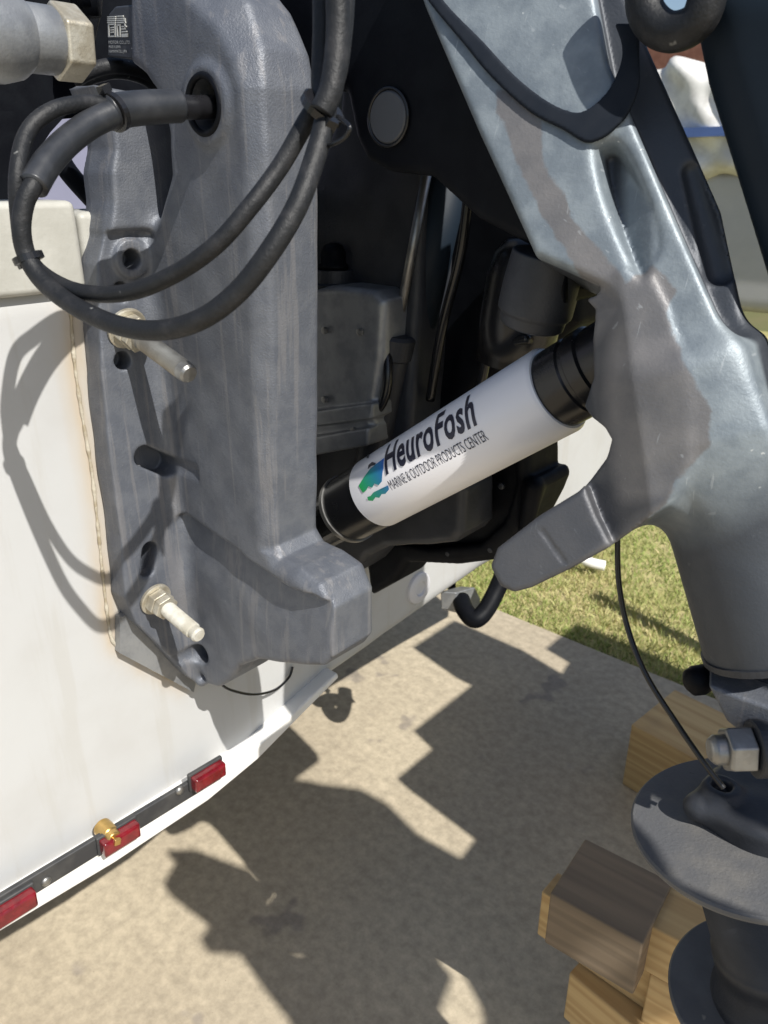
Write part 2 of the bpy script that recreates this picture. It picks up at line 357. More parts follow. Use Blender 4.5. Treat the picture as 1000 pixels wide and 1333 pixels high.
# grass blades in the strip of lawn that shows
def grass():
    n = 190000; X = RNG.uniform(-3.6, .6, n); Y = YE+.01+RNG.uniform(0, 1, n)**1.25*4.2
    patch = np.sin(X*3.1+1.7*np.sin(Y*2.3))*np.cos(Y*2.7+X*1.3)
    hgt = RNG.uniform(.012, .038, n)*(1+.25*patch); an = RNG.uniform(0, 6.283, n); wd = RNG.uniform(.0007, .0018, n)
    ln = RNG.normal(0, .011, (n, 2)); base = np.stack([X, Y, np.full(n, -.022)], 1); dx = np.stack([np.cos(an)*wd, np.sin(an)*wd, np.zeros(n)], 1)
    V = np.empty((n, 4, 3)); mid = base+np.stack([ln[:, 0]*.4, ln[:, 1]*.4, hgt*.6], 1)
    V[:, 0] = base-dx; V[:, 1] = base+dx; V[:, 2] = mid+dx*.8; V[:, 3] = base+np.stack([ln[:, 0], ln[:, 1], hgt], 1)
    Q = np.arange(n*4).reshape(n, 4)
    dry = np.clip(.36+.35*patch+RNG.normal(0, .28, n), 0, 1)
    m = bpy.data.materials.new('grass_blades'); m.use_nodes = True; N, L, b = M_nodes(m)
    at = N.new('ShaderNodeAttribute'); at.attribute_name = 'dry'; cr = N.new('ShaderNodeValToRGB')
    cr.color_ramp.elements[0].color = (.25, .35, .075, 1); cr.color_ramp.elements[1].color = (.64, .53, .29, 1); L.new(at.outputs['Fac'], cr.inputs[0]); L.new(cr.outputs[0], b.inputs['Base Color']); b.inputs['Roughness'].default_value = .7
    g = link_np('grass', V.reshape(-1, 3), Q, m, attrs={'dry': np.repeat(dry, 4)}); g['kind'] = 'stuff'
grass()

# ================================================================== BOAT HULL
boat = thing('boat_hull', 'white boat hull seen at its stern, left behind the outboard bracket', 'boat', (XT-1.5, .62, .6))
bot = [(-60, 1225), (0, 1190), (150, 1098), (290, 1005), (335, 978), (420, 893), (500, 835), (560, 792), (630, 742), (720, 690), (790, 655)]
pts = [onX(x, y, XT)[1:] for x, y in bot]
y_end, z_end = pts[-1]
prof = [(-.75, 1.40), (-.75, pts[0][1]+.12), (-.3, pts[0][1]+.03)] + [tuple(p) for p in pts] + [(y_end+.06, z_end+.06), (y_end+.1, 1.40)]
prof = np.array(prof)
(U, Vv, W), lo = grid((XT-.30, -.80, .3), (XT+.02, 2.6, 1.45), .012)
d2 = poly2(Vv, W, prof); Fd = slab(d2, U, XT-.28, XT, .03)
# shallow vertical moulding in the gelcoat seen left of the bracket
tvv, tqq = nets(Fd, lo, .012)
st_l = np.array([onX(x, y, XT)[1:] for x, y in [(92, 400), (98, 470), (108, 540), (120, 610), (128, 680), (134, 740), (141, 800), (150, 838), (185, 862), (240, 892)]])
dS = np.full(len(tvv), 9.0)
for a, b in zip(st_l[:-1], st_l[1:]):
    e = b-a; t = np.clip(((tvv[:, 1:]-a)@e)/(e@e), 0, 1); dS = np.minimum(dS, np.linalg.norm(tvv[:, 1:]-a-np.outer(t, e), axis=1))
def gel_stained():
    m = gel.copy(); m.name = 'stained_gelcoat'; N, L, b = M_nodes(m); src = b.inputs['Base Color'].links[0].from_socket
    co = [n for n in N if n.type == 'TEX_COORD'][0].outputs['Object']
    at = N.new('ShaderNodeAttribute'); at.attribute_name = 'stain'; mp = N.new('ShaderNodeMapping'); mp.inputs['Scale'].default_value = (30, 30, 9); L.new(co, mp.inputs['Vector'])
    n = N.new('ShaderNodeTexNoise'); n.inputs['Scale'].default_value = 1; n.inputs['Detail'].default_value = 6; L.new(mp.outputs[0], n.inputs['Vector'])
    mu = N.new('ShaderNodeMath'); mu.operation = 'MULTIPLY'; L.new(at.outputs['Fac'], mu.inputs[0]); L.new(n.outputs['Fac'], mu.inputs[1])
    x = N.new('ShaderNodeMix'); x.data_type = 'RGBA'; B = [q for q in x.inputs if q.type == 'RGBA']; L.new(mu.outputs[0], x.inputs['Factor']); L.new(src, B[0]); B[1].default_value = (.42, .3, .15, 1)
    L.new([q for q in x.outputs if q.type == 'RGBA'][0], b.inputs['Base Color']); return m
link_np('transom', tvv, tqq, gel_stained(), boat, attrs={'stain': np.exp(-(dS/.016)**2)})
sideV, sideF = prism([(XT-.27, y, z) for y, z in prof[::-1]], (-4.2, 0, 0)); fix(link('hull_side', sideV, sideF, gel, boat))
c_bot, c_top = onX(50, 386, XT+.02)[2], onX(50, 262, XT+.02)[2]
o = link('transom_capping', *abox(XT-.09, XT+.012, -.75, .445, c_bot, c_top), cap_m, boat); bev(o, .008, 3)
o = link('transom_capping', *abox(XT-.09, XT+.008, .448, 1.95, c_bot-.02, c_top-.012), cap_m, boat); bev(o, .008, 3)
o = link('capping_strip', *abox(XT-.10, XT+.016, .52, 1.94, c_top-.011, c_top+.008), lens_black, boat); bev(o, .003)
o = link('bulkhead', *abox(-1.85, -1.80, -.7, 1.9, 1.2, 2.02), bulk_m, boat); fix(o)
# brass drain plug
p = onX(149, 1092, -.806)
o = link('drain_plug', *join([lathe(p-[.045, 0, 0], EX, [(.012, .013), (.036, .013), (.037, .011), (.045, .011), (.047, .0095)]), lathe(p+[.001, 0, 0], EX, [(0, .0065), (.009, .0065)], 4)]), brass, boat); bev(o, .001)
# skin fitting low on the transom
p = onX(545, 765, XT+.002); fit_m = mat('grey_fitting', (.6, .6, .63), (.55, .55, .58), rough=.4)
o = link('skin_fitting', *lathe(p-[.004, 0, 0], EX, [(0, .034), (.008, .033), (.012, .026), (.012, .016), (.007, .014)]), fit_m, boat, smooth=False); bev(o, .001)
# sealant bead along the bracket foot
bead = mat('old_sealant', (.30, .25, .17), (.46, .42, .34), rough=.7, scale=60, bump=.6, bscale=200)
P = [onX(x-3, y, XT+.001) for x, y in [(95, 400), (100, 470), (110, 540), (122, 610), (130, 680), (136, 740), (143, 800), (152, 838), (185, 862), (240, 892)]]
P = catmull(P, 14); o = link('sealant_bead', *tube(P, .0022+.0008*np.sin(np.arange(len(P))*.9)*np.sin(np.arange(len(P))*.37), 8), bead, boat, smooth=True)

# ================================================================== TRAILER
trl = thing('boat_trailer', 'white boat trailer crossbar carrying a strip of three red lights', 'trailer', (-.86, .5, .5))
bar_up = [(-80, 1236), (0, 1184), (150, 1092), (290, 1000), (335, 972), (400, 912), (440, 876)]
bar_dn = [(-80, 1268), (0, 1214), (150, 1124), (270, 1044), (335, 990), (402, 922), (442, 882)]
bu = [onX(x, y, -.822) for x, y in bar_up]; bd_ = [onX(x, y, -.822) for x, y in bar_dn]
Vc, Fc_ = [], []
for a, b in zip(bu, bd_): Vc += [a, b, b-[.07, 0, -.004], a-[.07, 0, 0]]
for i in range(len(bu)-1):
    for k in range(4): Fc_.append((i*4+k, i*4+(k+1) % 4, (i+1)*4+(k+1) % 4, (i+1)*4+k))
Fc_ += [(0, 1, 2, 3), tuple(4*len(bu)-4+k for k in (3, 2, 1, 0))]
o = link('crossbar', Vc, Fc_, white_paint, trl); fix(o); bev(o, .005, 3)
rail0, rail1 = onX(-40, 1205, -.818), onX(288, 1004, -.818); rd = nrm(rail1-rail0); rn = np.cross(EX, rd)
o = link('light_rail', *box((rail0+rail1)/2+[-.004, 0, 0], EX, rd, rn, .008, np.linalg.norm(rail1-rail0), .03), lens_black, trl); bev(o, .002)
for (x, y) in ((18, 1183), (157, 1091), (272, 1010)):
    c = onX(x, y, -.808); Ls, Ws = .056, .024
    (U, Vv, W), lo = grid((-.02, -.04, -.02), (.02, .04, .02), .0022)
    dl = slab(np.maximum(np.abs(Vv)-Ls/2+.006, 0)*0+np.maximum(np.abs(Vv)-Ls/2, np.abs(W)-Ws/2), U, -.012, .009, .005)
    v, q = nets(dl, lo, .0022); base = c+np.outer(v[:, 0], EX)+np.outer(v[:, 1], rd)+np.outer(v[:, 2], rn)
    link_np('lamp_lens', base, q, red_lens, trl)
    o = link('lamp_base', *box(c-[.009, 0, 0], EX, rd, rn, .007, Ls+.006, Ws+.007), lens_black, trl); bev(o, .002)
for (x, y) in ((60, 1147), (234, 1029)):
    c = onX(x, y, -.818); o = link('rail_screw', *lathe(c+[-.001, 0, 0], EX, [(0, .007), (.003, .0065), (.005, .003)], 14), steel, trl, smooth=True)
# roller bracket and black bumper bar at the far corner
o = link('bracket_plate', *prism([onX(x, y, -.9) for x, y in [(573, 770), (598, 763), (606, 778), (603, 800), (574, 793)]], (.03, .02, 0)), alu, trl); fix(o); bev(o, .003)
o = link('post', *tube([onX(592, 705, -.93), onX(588, 770, -.93)], .009), black_plastic, trl, smooth=True)
Pb = catmull([onX(660, 735, -.80), onX(648, 765, -.80), onX(632, 795, -.80), onX(618, 806, -.81), onX(606, 795, -.84), onX(600, 780, -.87)], 8)
o = link('bumper_bar', *tube(Pb, .020, 18), black_plastic, trl, smooth=True)
o = link('pivot_bolt', *lathe(onX(594, 790, -.868), EX, [(0, .011), (.012, .011)], hexa=True), steel, trl); bev(o, .001)
# trailer frame under the hull
for y in (.05, 1.25): o = link('frame_rail', *abox(-5.5, -1.5, y-.03, y+.03, .36, .44), white_paint, trl)

# ================================================================== CLAMP BRACKETS
def clamp_casting():
    h = .0022; XF = -.812
    (X, Y, Z), lo = grid((-.868, .36, .82), (-.36, .64, 1.86), h)
    W = lambda pts, Yp=YW+.018: np.array([onY(x, y, Yp)[[0, 2]] for x, y in pts])
    top = [(268, -120), (330, -40), (372, 14), (396, 70), (404, 120), (406, 200), (408, 300), (408, 500), (407, 690), (415, 705), (440, 716), (466, 736), (480, 768), (478, 820), (476, 850), (462, 866), (440, 871), (390, 867), (335, 860), (312, 868), (298, 888), (284, 895), (262, 890)]
    P = np.vstack([W(top[:13], YW+.072), W([(480, 800)], YW+.072), np.array([[-.541, .992], [-.553, .975]]), W(top[17:], YW+.004)]); zb = P[-1][1]; xl = XF-.03
    # inner (forward) side: foot against the transom, then the neck that arches over the transom top
    neck = W([(238, 225), (236, 175), (226, 130), (205, 100), (186, 84), (186, 20), (190, -60)])
    z_ft = onX(120, 118, XF)[2]
    Pw = np.vstack([P, [(-.80, zb+.012)], [(xl, zb+.10)], [(xl, onX(180, 330, XF)[2])], W([(215, 310)]), neck, W([(200, -140)])])
    d_web = poly2(X, Z, Pw)
    web = slab(d_web, Y, YW, YW+.085, .012)
    # lower panel sits back from the upper web: cut a shallow step below a sloping ridge
    rid = np.vstack([W([(196, 632), (240, 668), (300, 710), (352, 750), (378, 766), (404, 776), (428, 800), (436, 880), (300, 930), (180, 900)], YW)])
    d_r = poly2(X, Z, rid)
    A0, A1 = W([(196, 632), (378, 766)], YW); dv = (A1-A0)/np.linalg.norm(A1-A0); below = -((X-A0[0])*(-dv[1])+(Z-A0[1])*dv[0])*np.sign(dv[0])
    depth = .013*np.clip(1-below/.10, 0, 1)**1.3+.002
    web = smax(web, -np.maximum(d_r, Y-YW-depth), .004)
    # broad chamfer down the aft spine and round the hook
    ch = W([(250, -160), (330, -40), (372, 14), (396, 70), (404, 120), (406, 200), (408, 300), (408, 500), (407, 690), (415, 705), (440, 716), (466, 736), (480, 768), (478, 820), (476, 850)], YW+.072)
    dR = np.full(np.broadcast(X, Z).shape, 9.0)
    for a, b in zip(ch[:-1], ch[1:]):
        e = b-a; t = np.clip(((X-a[0])*e[0]+(Z-a[1])*e[1])/(e@e), 0, 1); dR = np.minimum(dR, np.sqrt((X-a[0]-e[0]*t)**2+(Z-a[1]-e[1]*t)**2))
    zlow = W([(420, 740)])[0][1]; cw = np.where(Z > zlow, .016, .012); zt_ = W([(400, 110)])[0][1]; cw = cw+.03*np.clip((Z-zt_)/.15, 0, 1)
    web = smax(web, (YW+(cw-dR)*.85-Y)/1.31, .004)
    # foot flange against the transom
    def FX(pts, Xp=XF): return np.array([onX(x, y, Xp)[1:] for x, y in pts])
    fl = FX([(124, 112), (140, 150), (145, 195), (140, 225), (143, 262), (137, 300), (127, 345), (130, 430), (134, 500), (144, 600), (158, 700), (164, 780), (178, 812), (205, 838), (248, 884), (262, 890)])
    yin = YW+.06
    fl = np.vstack([fl, [(yin, zb+.01)], [(yin, z_ft-.004)]])
    d_f = poly2(Y, Z, fl)
    flange = slab(d_f, X, XT+.001, XF, .0025)
    # thicker head of the foot above the transom capping
    hd = np.vstack([FX([(120, 112), (138, 150), (143, 195), (138, 225), (141, 262), (137, 300)]), [(yin, onX(137, 300, XF)[2])], [(yin, z_ft-.004)]])
    flange = smin(flange, slab(poly2(Y, Z, hd), X, XT-.012, XF+.012, .005), .008)
    F = smin(web, flange, .022)
    # bosses and holes along the foot
    b1 = onX(169, 337, XF)
    F = smin(F, cyl((X, Y, Z), (XF-.02, b1[1], b1[2]), (XF+.006, b1[1], b1[2]), .021, .002), .006)
    for (x, y, r) in ((169, 337, .0105), (158, 380, .011), (160, 470, .0105)):
        q = onX(x, y, XF); F = smax(F, -cyl((X, Y, Z), (XF-.026, q[1], q[2]), (XF+.03, q[1], q[2]), r), .003)
    # slots at the root of the web
    for (x0, y0, x1, y1, r) in ((188, 594, 216, 606, .0135), (192, 742, 196, 716, .010)):
        q0, q1 = onX(x0, y0, XF), onX(x1, y1, XF); L2 = np.array([q1[1]-q0[1], q1[2]-q0[2]]); tq = np.clip(((Y-q0[1])*L2[0]+(Z-q0[2])*L2[1])/(L2@L2), 0, 1)
        d2s = np.sqrt((Y-q0[1]-L2[0]*tq)**2+(Z-q0[2]-L2[1]*tq)**2)-r
        F = smax(F, -np.maximum(d2s, np.abs(X-XF-.01)-.042), .004)
    # hole with grommet (cable entry) and lower through hole
    q = onY(270, 137, YW); F = smin(F, cyl((X, Y, Z), (q[0], YW-.004, q[2]), (q[0], YW+.03, q[2]), .034, .003), .01)
    F = smax(F, -cyl((X, Y, Z), (q[0], YW-.05, q[2]), (q[0], YW+.06, q[2]), .024), .004)
    q = onY(270, 846, YW+.014); F = smax(F, -cyl((X, Y, Z), (q[0], YW-.05, q[2]), (q[0], YW+.05, q[2]), .0155), .004)
    # low wobble of the casting skin
    F = F + .0006*np.sin(X*90+2*Z)*np.sin(Z*70+Y*40)
    return nets(F, lo, h)
cb = thing('clamp_bracket', 'grey cast clamp bracket bolted to the white transom, nearest the camera', 'motor bracket', (-.83, .5, .9), 'clamp brackets of the outboard')
cv, cq = clamp_casting()
link_np('casting', cv, cq, paint, cb)
def stud(p_px, X0, tip_px, rr, parent, m1, m2):
    b0 = onX(*p_px, X0); tip = onY(*tip_px, b0[1]); Ln = np.linalg.norm(tip-b0); AXB = (tip-b0)/Ln
    root = link('mount_stud', *lathe(b0-AXB*.012, AXB, [(0, rr), (Ln*.4-.001, rr)] + [(Ln*.4+.0012*i, rr*(1 if i % 2 else .8)) for i in range(int(Ln*.6/.0012))] + [(Ln+.007, rr*.93), (Ln+.01, rr*.75)], 28), m1, parent, smooth=False)
    link('washer', *lathe(b0-AXB*.002, AXB, [(0, rr*2.1), (.0035, rr*2.1), (.0045, rr*1.95)], 32), m2, root)
    o = link('nut', *lathe(b0+AXB*.0026, AXB, [(0, rr*1.75), (.013, rr*1.75)], hexa=True), m2, root); bev(o, .0012)
    o = link('lock_nut', *lathe(b0+AXB*.0158, AXB, [(0, rr*1.6), (.010, rr*1.6)], hexa=True), m2, root); bev(o, .0012)
    return root
stud((166, 428), -.808, np.array([249, 489]), .0115, cb, steel, steel_brown)
nyl = mat('chalky_cover', (.55, .54, .49), (.42, .4, .34), rough=.6, scale=50, bump=.2, bscale=200)
stud((203, 780), -.808, np.array([261, 829]), .0105, cb, nyl, steel_brown)
q = onY(272, 849, YW+.03); o = link('through_bolt', *lathe((q[0], YW+.02, q[2]), -EY, [(0, .011), (.012, .011), (.015, .008)], 20), steel, cb, smooth=True)
# packer plate behind the foot
o = link('packer_plate', *prism([onX(x, y, XT+.0015) for x, y in [(150, 800), (150, 846), (246, 897), (250, 880), (170, 790)]], (.012, 0, 0)), alu, cb); fix(o)
# grommet rim
q = onY(270, 137, YW); a_ = np.linspace(0, 2*math.pi, 41)
ring = np.array([[q[0]+.0250*math.cos(a), YW-.004, q[2]+.0250*math.sin(a)] for a in a_]); link('grommet', *tube(ring, .0032, 10, cap=False), black_plastic, cb, smooth=True)

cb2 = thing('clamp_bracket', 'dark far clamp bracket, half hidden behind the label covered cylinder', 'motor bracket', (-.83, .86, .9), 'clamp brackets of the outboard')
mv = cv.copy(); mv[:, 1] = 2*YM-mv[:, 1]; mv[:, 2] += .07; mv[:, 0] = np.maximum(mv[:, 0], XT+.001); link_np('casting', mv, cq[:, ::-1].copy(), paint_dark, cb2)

# ================================================================== OUTBOARD MOTOR
mo = thing('outboard_motor', 'grey outboard motor leg tilted up behind the boat, with worn bare metal swivel bracket', 'outboard motor', (-.45, YM, 1.5))
n3 = nrm([.26, -.92, .29])
e1 = nrm(np.array([1, 0, 0])-n3*n3[0]); e2 = np.cross(n3, e1)
SF = Frame(onY(750, 300, .60), e1, e2, n3)
def swivel():
    h = .0023
    main = [(520, -90), (548, 0), (580, 75), (620, 168), (660, 255), (694, 330), (712, 338), (750, 355), (790, 374), (812, 398), (822, 470), (832, 560), (846, 640), (872, 656), (890, 634), (910, 640), (1000, 690), (1060, 700), (1000, 556), (940, 420), (880, 285), (822, 150), (790, 75), (760, -90)]
    low = [(812, 350), (775, 384), (760, 386), (775, 402), (770, 440), (771, 490), (756, 528), (768, 543), (786, 556), (796, 572), (788, 596), (752, 640), (745, 700), (800, 708), (872, 655), (900, 600), (900, 500), (870, 400), (850, 360)]
    armp_ = [(760, 632), (752, 640), (700, 672), (646, 714), (637, 738), (650, 764), (668, 772), (690, 766), (740, 742), (796, 711), (776, 672)]
    P1 = SF.px(main, 0.0); P2 = SF.px(low, -.012); P3 = SF.px(armp_, -.008)
    ax0 = onY(899, 470, YM-.03); ax1 = onY(1001, 838, YM-.03)
    t0, t1 = SF.loc(ax0), SF.loc(ax1)
    allp = np.vstack([P1, P2, P3, [t0[:2]], [t1[:2]]]); lo_ = allp.min(0)-.03; hi_ = allp.max(0)+.06
    (U, V, W), lo = grid((lo_[0], lo_[1], -.17), (hi_[0], hi_[1], .02), h)
    band = [(770, -60), (805, -40), (842, 60), (905, 200), (938, 275), (962, 385), (992, 520), (1015, 620), (960, 640), (880, 420), (800, 150)]
    aft = slab(poly2(U, V, SF.px(band, -.04)), W, -.12, -.035, .006)
    plate = slab(poly2(U, V, P1), W, -.105, 0, .006)
    # bevel along the forward edge (left edge in view)
    tq = SF.px([(925, 575)], 0)[0]; td = nrm((t1-t0)[:2]); past = np.maximum((U-tq[0])*td[0]+(V-tq[1])*td[1], 0)
    plate = smax(plate, (W+.55*past)/1.14, .012)
    R0, R1 = SF.px([(812, 398), (845, 640)], 0); dv = (R1-R0)/np.linalg.norm(R1-R0); side = (U-R0[0])*dv[1]-(V-R0[1])*dv[0]
    if ((SF.px([(770, 450)], 0)[0]-R0)@np.array([dv[1], -dv[0]])) < 0: side = -side     # positive towards the left of the ridge
    wf = -.001-.6*np.maximum(side, 0)
    lower = np.maximum(slab(poly2(U, V, P2), W, -.115, .0, .006), (W-np.maximum(wf, -.034))/1.08)
    arm = slab(poly2(U, V, P3), W, -.115, -.009, .004)
    F = smin(smin(smin(plate, lower, .005), aft, .004), arm, .003)
    t1 = t1+(t1-t0)*.02
    F = smin(F, cyl((U, V, W), t0, t1, .055, .004), .034)
    # long pocket in the face
    pk = SF.px([(770, 190), (786, 178), (806, 180), (826, 210), (846, 258), (857, 300), (858, 322), (848, 342), (836, 362), (822, 350), (806, 318), (790, 280), (776, 235)], 0)
    dpk = poly2(U, V, catmull(pk, 5, closed=True)); pl0, pl1 = SF.px([(788, 270), (850, 262)], 0); ev = (pl1-pl0)/np.linalg.norm(pl1-pl0)
    tt = np.clip(((U-pl0[0])*ev[0]+(V-pl0[1])*ev[1])/np.linalg.norm(pl1-pl0), 0, 1)
    floor = -.026+.022*tt**1.3
    F = smax(F, -np.maximum(dpk+np.clip(-W, 0, .03)*.35, floor-W), .007)
    # slot in the aft side
    sl_ = [on_plane(x, y, SF.o-SF.e3*0, n3) for x, y in ((838, 150), (935, 375))]
    c0, c1 = SF.px([(900, 222)], -.035)[0], SF.px([(938, 352)], -.035)[0]
    F = smax(F, -capsule((U, V, W), (c0[0], c0[1], -.035), (c1[0], c1[1], -.035), .007, .012), .003)
    # machined line and step across the arm
    for (p0, p1, dep) in (((705, 690), (735, 732), .0012),):
        g0, g1 = SF.px([p0], -.010)[0], SF.px([p1], -.010)[0]
        F = smax(F, -capsule((U, V, W), (g0[0], g0[1], -.0095), (g1[0], g1[1], -.0095), dep*1.4), .001)
    v, q = nets(F, lo, h); Wd = SF.world(v)
    pr1 = [(647, 118), (690, 130), (705, 161), (709, 217), (736, 254), (746, 285), (777, 322), (816, 368), (850, 345), (882, 378), (868, 410), (882, 445), (903, 500), (927, 535), (925, 580), (880, 628), (870, 660), (790, 715), (680, 800), (600, 790), (600, 600), (730, 420), (752, 353), (727, 310), (702, 273), (671, 205), (647, 143)]
    pp = SF.px(pr1, -.004); primer = np.clip(-poly2(v[:, 0], v[:, 1], pp), -.05, .05)
    # paint still on the tube; arm and aft side toned darker as well
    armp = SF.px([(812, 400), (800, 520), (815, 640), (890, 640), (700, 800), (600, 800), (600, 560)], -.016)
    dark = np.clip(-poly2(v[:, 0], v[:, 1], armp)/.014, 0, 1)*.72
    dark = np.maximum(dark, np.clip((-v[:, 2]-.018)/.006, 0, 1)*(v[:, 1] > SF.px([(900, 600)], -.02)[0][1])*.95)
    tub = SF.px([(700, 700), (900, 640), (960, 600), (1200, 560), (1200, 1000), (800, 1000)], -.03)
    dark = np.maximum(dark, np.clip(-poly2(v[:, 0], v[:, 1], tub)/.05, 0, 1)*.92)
    return Wd, q, primer, dark, ax0, ax1
sv, sq, prim, dk, ax0, ax1 = swivel()
sw = link_np('swivel_bracket', sv, sq, swivel_m, mo, attrs={'primer': prim, 'darktone': dk})
LEG = nrm(ax1-ax0)
# flat dark strip laid in a U across the upper face
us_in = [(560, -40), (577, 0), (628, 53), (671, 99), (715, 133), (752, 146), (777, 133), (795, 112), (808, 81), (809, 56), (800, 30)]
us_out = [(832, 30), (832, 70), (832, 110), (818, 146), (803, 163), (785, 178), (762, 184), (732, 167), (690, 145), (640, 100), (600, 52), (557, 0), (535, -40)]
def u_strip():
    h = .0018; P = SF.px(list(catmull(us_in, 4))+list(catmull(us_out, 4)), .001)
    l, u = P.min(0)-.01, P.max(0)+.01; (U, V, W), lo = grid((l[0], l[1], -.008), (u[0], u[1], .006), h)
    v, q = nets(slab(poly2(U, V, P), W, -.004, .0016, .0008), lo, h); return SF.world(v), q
link_np('dark_u_strip', *u_strip(), mat('dark_u_strip', (.010, .014, .022), (.014, .018, .026), rough=.75, spec=.15, scale=30), mo)
# collar joint at the end of the tube
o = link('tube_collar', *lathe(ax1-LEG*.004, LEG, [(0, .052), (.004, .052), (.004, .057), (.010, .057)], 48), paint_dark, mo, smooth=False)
# lower mount yoke
yf = [onY(x, y, .60) for x, y in [(921, 892), (960, 906), (1012, 924), (1075, 985), (1040, 1010), (1000, 992), (968, 958), (946, 940)]]
V_, F_ = prism(yf, (-.012, .034, .001)); yk = link('lower_mount', V_, F_, paint, mo); fix(yk); bev(yk, .004, 3)
o = link('mount_body', *prism([p+np.array([-.0125, .0345, .001]) for p in yf], (.0, .06, .0)), paint_dark, yk); fix(o); bev(o, .004)
pn = onY(968, 975, YM-.10); an = nrm([-.72, -.60, -.06])
o = link('mount_nut', *join([lathe(pn-an*.006, an, [(0, .0200), (.02, .0200), (.022, .0175)], hexa=True)]), steel, yk); bev(o, .0018)
o = link('mount_washer', *lathe(pn-an*.013, an, [(-.012, .022), (0, .024), (.005, .024), (.006, .022)], 36), paint_dark, yk)
o = link('bolt_end', *lathe(pn+an*.014, an, [(0, .0125), (.010, .0125), (.014, .009), (.015, .004)], 24), steel, yk, smooth=False); bev(o, .001)
o = link('rubber_stop', *lathe(onY(924, 880, YM-.045), nrm([-.5, -.75, -.2]), [(0, .012), (.012, .014), (.02, .012), (.024, .006)], 20), black_plastic, mo, smooth=True)
# two round plates on the leg, a hub between them
pc1 = onY(976, 1080, YM-.03); nA = nrm([-.16, -.02, 1.0])
def plate(c, n, r, th, stretch):
    n = nrm(n); u = nrm(np.array([1, 0, 0])-n*n[0]); v = np.cross(n, u); V, Fc = [], []; s = 96
    for d, k in ((-th, .985), (-th*.4, 1), (th*.2, 1), (th*.5, .98)):
        for i in range(s):
            a = 2*math.pi*i/s; V.append(c+n*d+(u*math.cos(a)*stretch+v*math.sin(a))*r*k)
    Fc = [(i*s+k, i*s+(k+1) % s, (i+1)*s+(k+1) % s, (i+1)*s+k) for i in range(3) for k in range(s)] + [tuple(range(s))[::-1], tuple(3*s+k for k in range(s))]
    return np.array(V), Fc
o = link('splash_plate', *plate(pc1, nA, .109, .006, 1.0), mud, mo); fix(o)
# raised boss with a cable hole on the upper plate
def boss():
    h = .0026; lo_ = pc1+[-.09, -.10, -.02]; hi_ = pc1+[.15, .12, .08]
    G, lo = grid(lo_, hi_, h)
    c = onZ(1010, 1045, pc1[2]+.02)
    F = cyl(G, (c[0], c[1], pc1[2]-.01), (c[0]-.006, c[1], pc1[2]+.03), .062, .012)
    k = onZ(907, 1050, pc1[2]+.012); F = smin(F, capsule(G, k, k+[.05, .03, 0], .013, .012), .02)
    k2 = onZ(940, 1022, pc1[2]+.034); F = smin(F, cyl(G, k2+[.0, 0, -.03], k2, .017, .003), .012)
    F = smax(F, -cyl(G, k2+[0, 0, -.012], k2+[0, 0, .03], .0095), .002)
    k3 = onZ(905, 1042, pc1[2]+.03); F = smax(F, -cyl(G, k3+[-.01, -.02, 0], k3+[.008, .01, 0], .005), .002)
    return nets(F, lo, h)
link_np('plate_boss', *boss(), paint_dark, mo)
pc2 = onY(1014, 1300, YM-.03)
o = link('splash_plate', *plate(pc2, nA, .105, .006, 1.0), disc_m, mo); fix(o)
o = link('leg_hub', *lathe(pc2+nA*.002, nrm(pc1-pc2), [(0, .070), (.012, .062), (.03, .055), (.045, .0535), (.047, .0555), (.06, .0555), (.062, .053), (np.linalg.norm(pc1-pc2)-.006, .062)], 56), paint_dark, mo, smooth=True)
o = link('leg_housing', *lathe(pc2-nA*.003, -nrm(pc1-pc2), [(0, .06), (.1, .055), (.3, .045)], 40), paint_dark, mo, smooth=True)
# tilt lug in the centre with its pivot pin
def lug():
    h = .004; Yl = .64
    P = np.array([onY(x, y, Yl)[[0, 2]] for x, y in [(320, -110), (320, 60), (380, 110), (450, 120), (462, 180), (476, 208), (505, 224), (560, 230), (620, 285), (690, 322), (730, 400), (740, 330), (640, 150), (560, -20), (540, -110)]])
    (X, Y, Z), lo = grid((P[:, 0].min()-.02, Yl-.02, P[:, 1].min()-.02), (P[:, 0].max()+.02, Yl+.16, P[:, 1].max()+.02), h)
    return nets(slab(poly2(X, Z, P), Y, Yl, Yl+.12, .008), lo, h)
lg = link_np('tilt_lug', *lug(), black_plastic, mo)
q = onY(507, 153, .64); o = link('pivot_pin', *lathe(q+[0, .01, 0], -EY, [(0, .0235), (.0125, .0235), (.014, .022)], 40), mat('pin_grey', (.07, .075, .085), rough=.45), lg, smooth=False)
ring = np.array([[q[0]+.0255*math.cos(a), .638, q[2]+.0255*math.sin(a)] for a in a_]); link('pin_seal', *tube(ring, .002, 8, cap=False), black_gloss, lg, smooth=True)
# tilt stop under the swivel bracket
q0, q1 = onY(715, 330, .66), onY(692, 422, .66); d = nrm(q1-q0)
o = link('tilt_stop', *lathe(q0, d, [(0, .034), (.03, .036), (.055, .036), (.058, .032), (.068, .031), (.070, .027)], 40), paint_dark, mo, smooth=False); bev(o, .002)
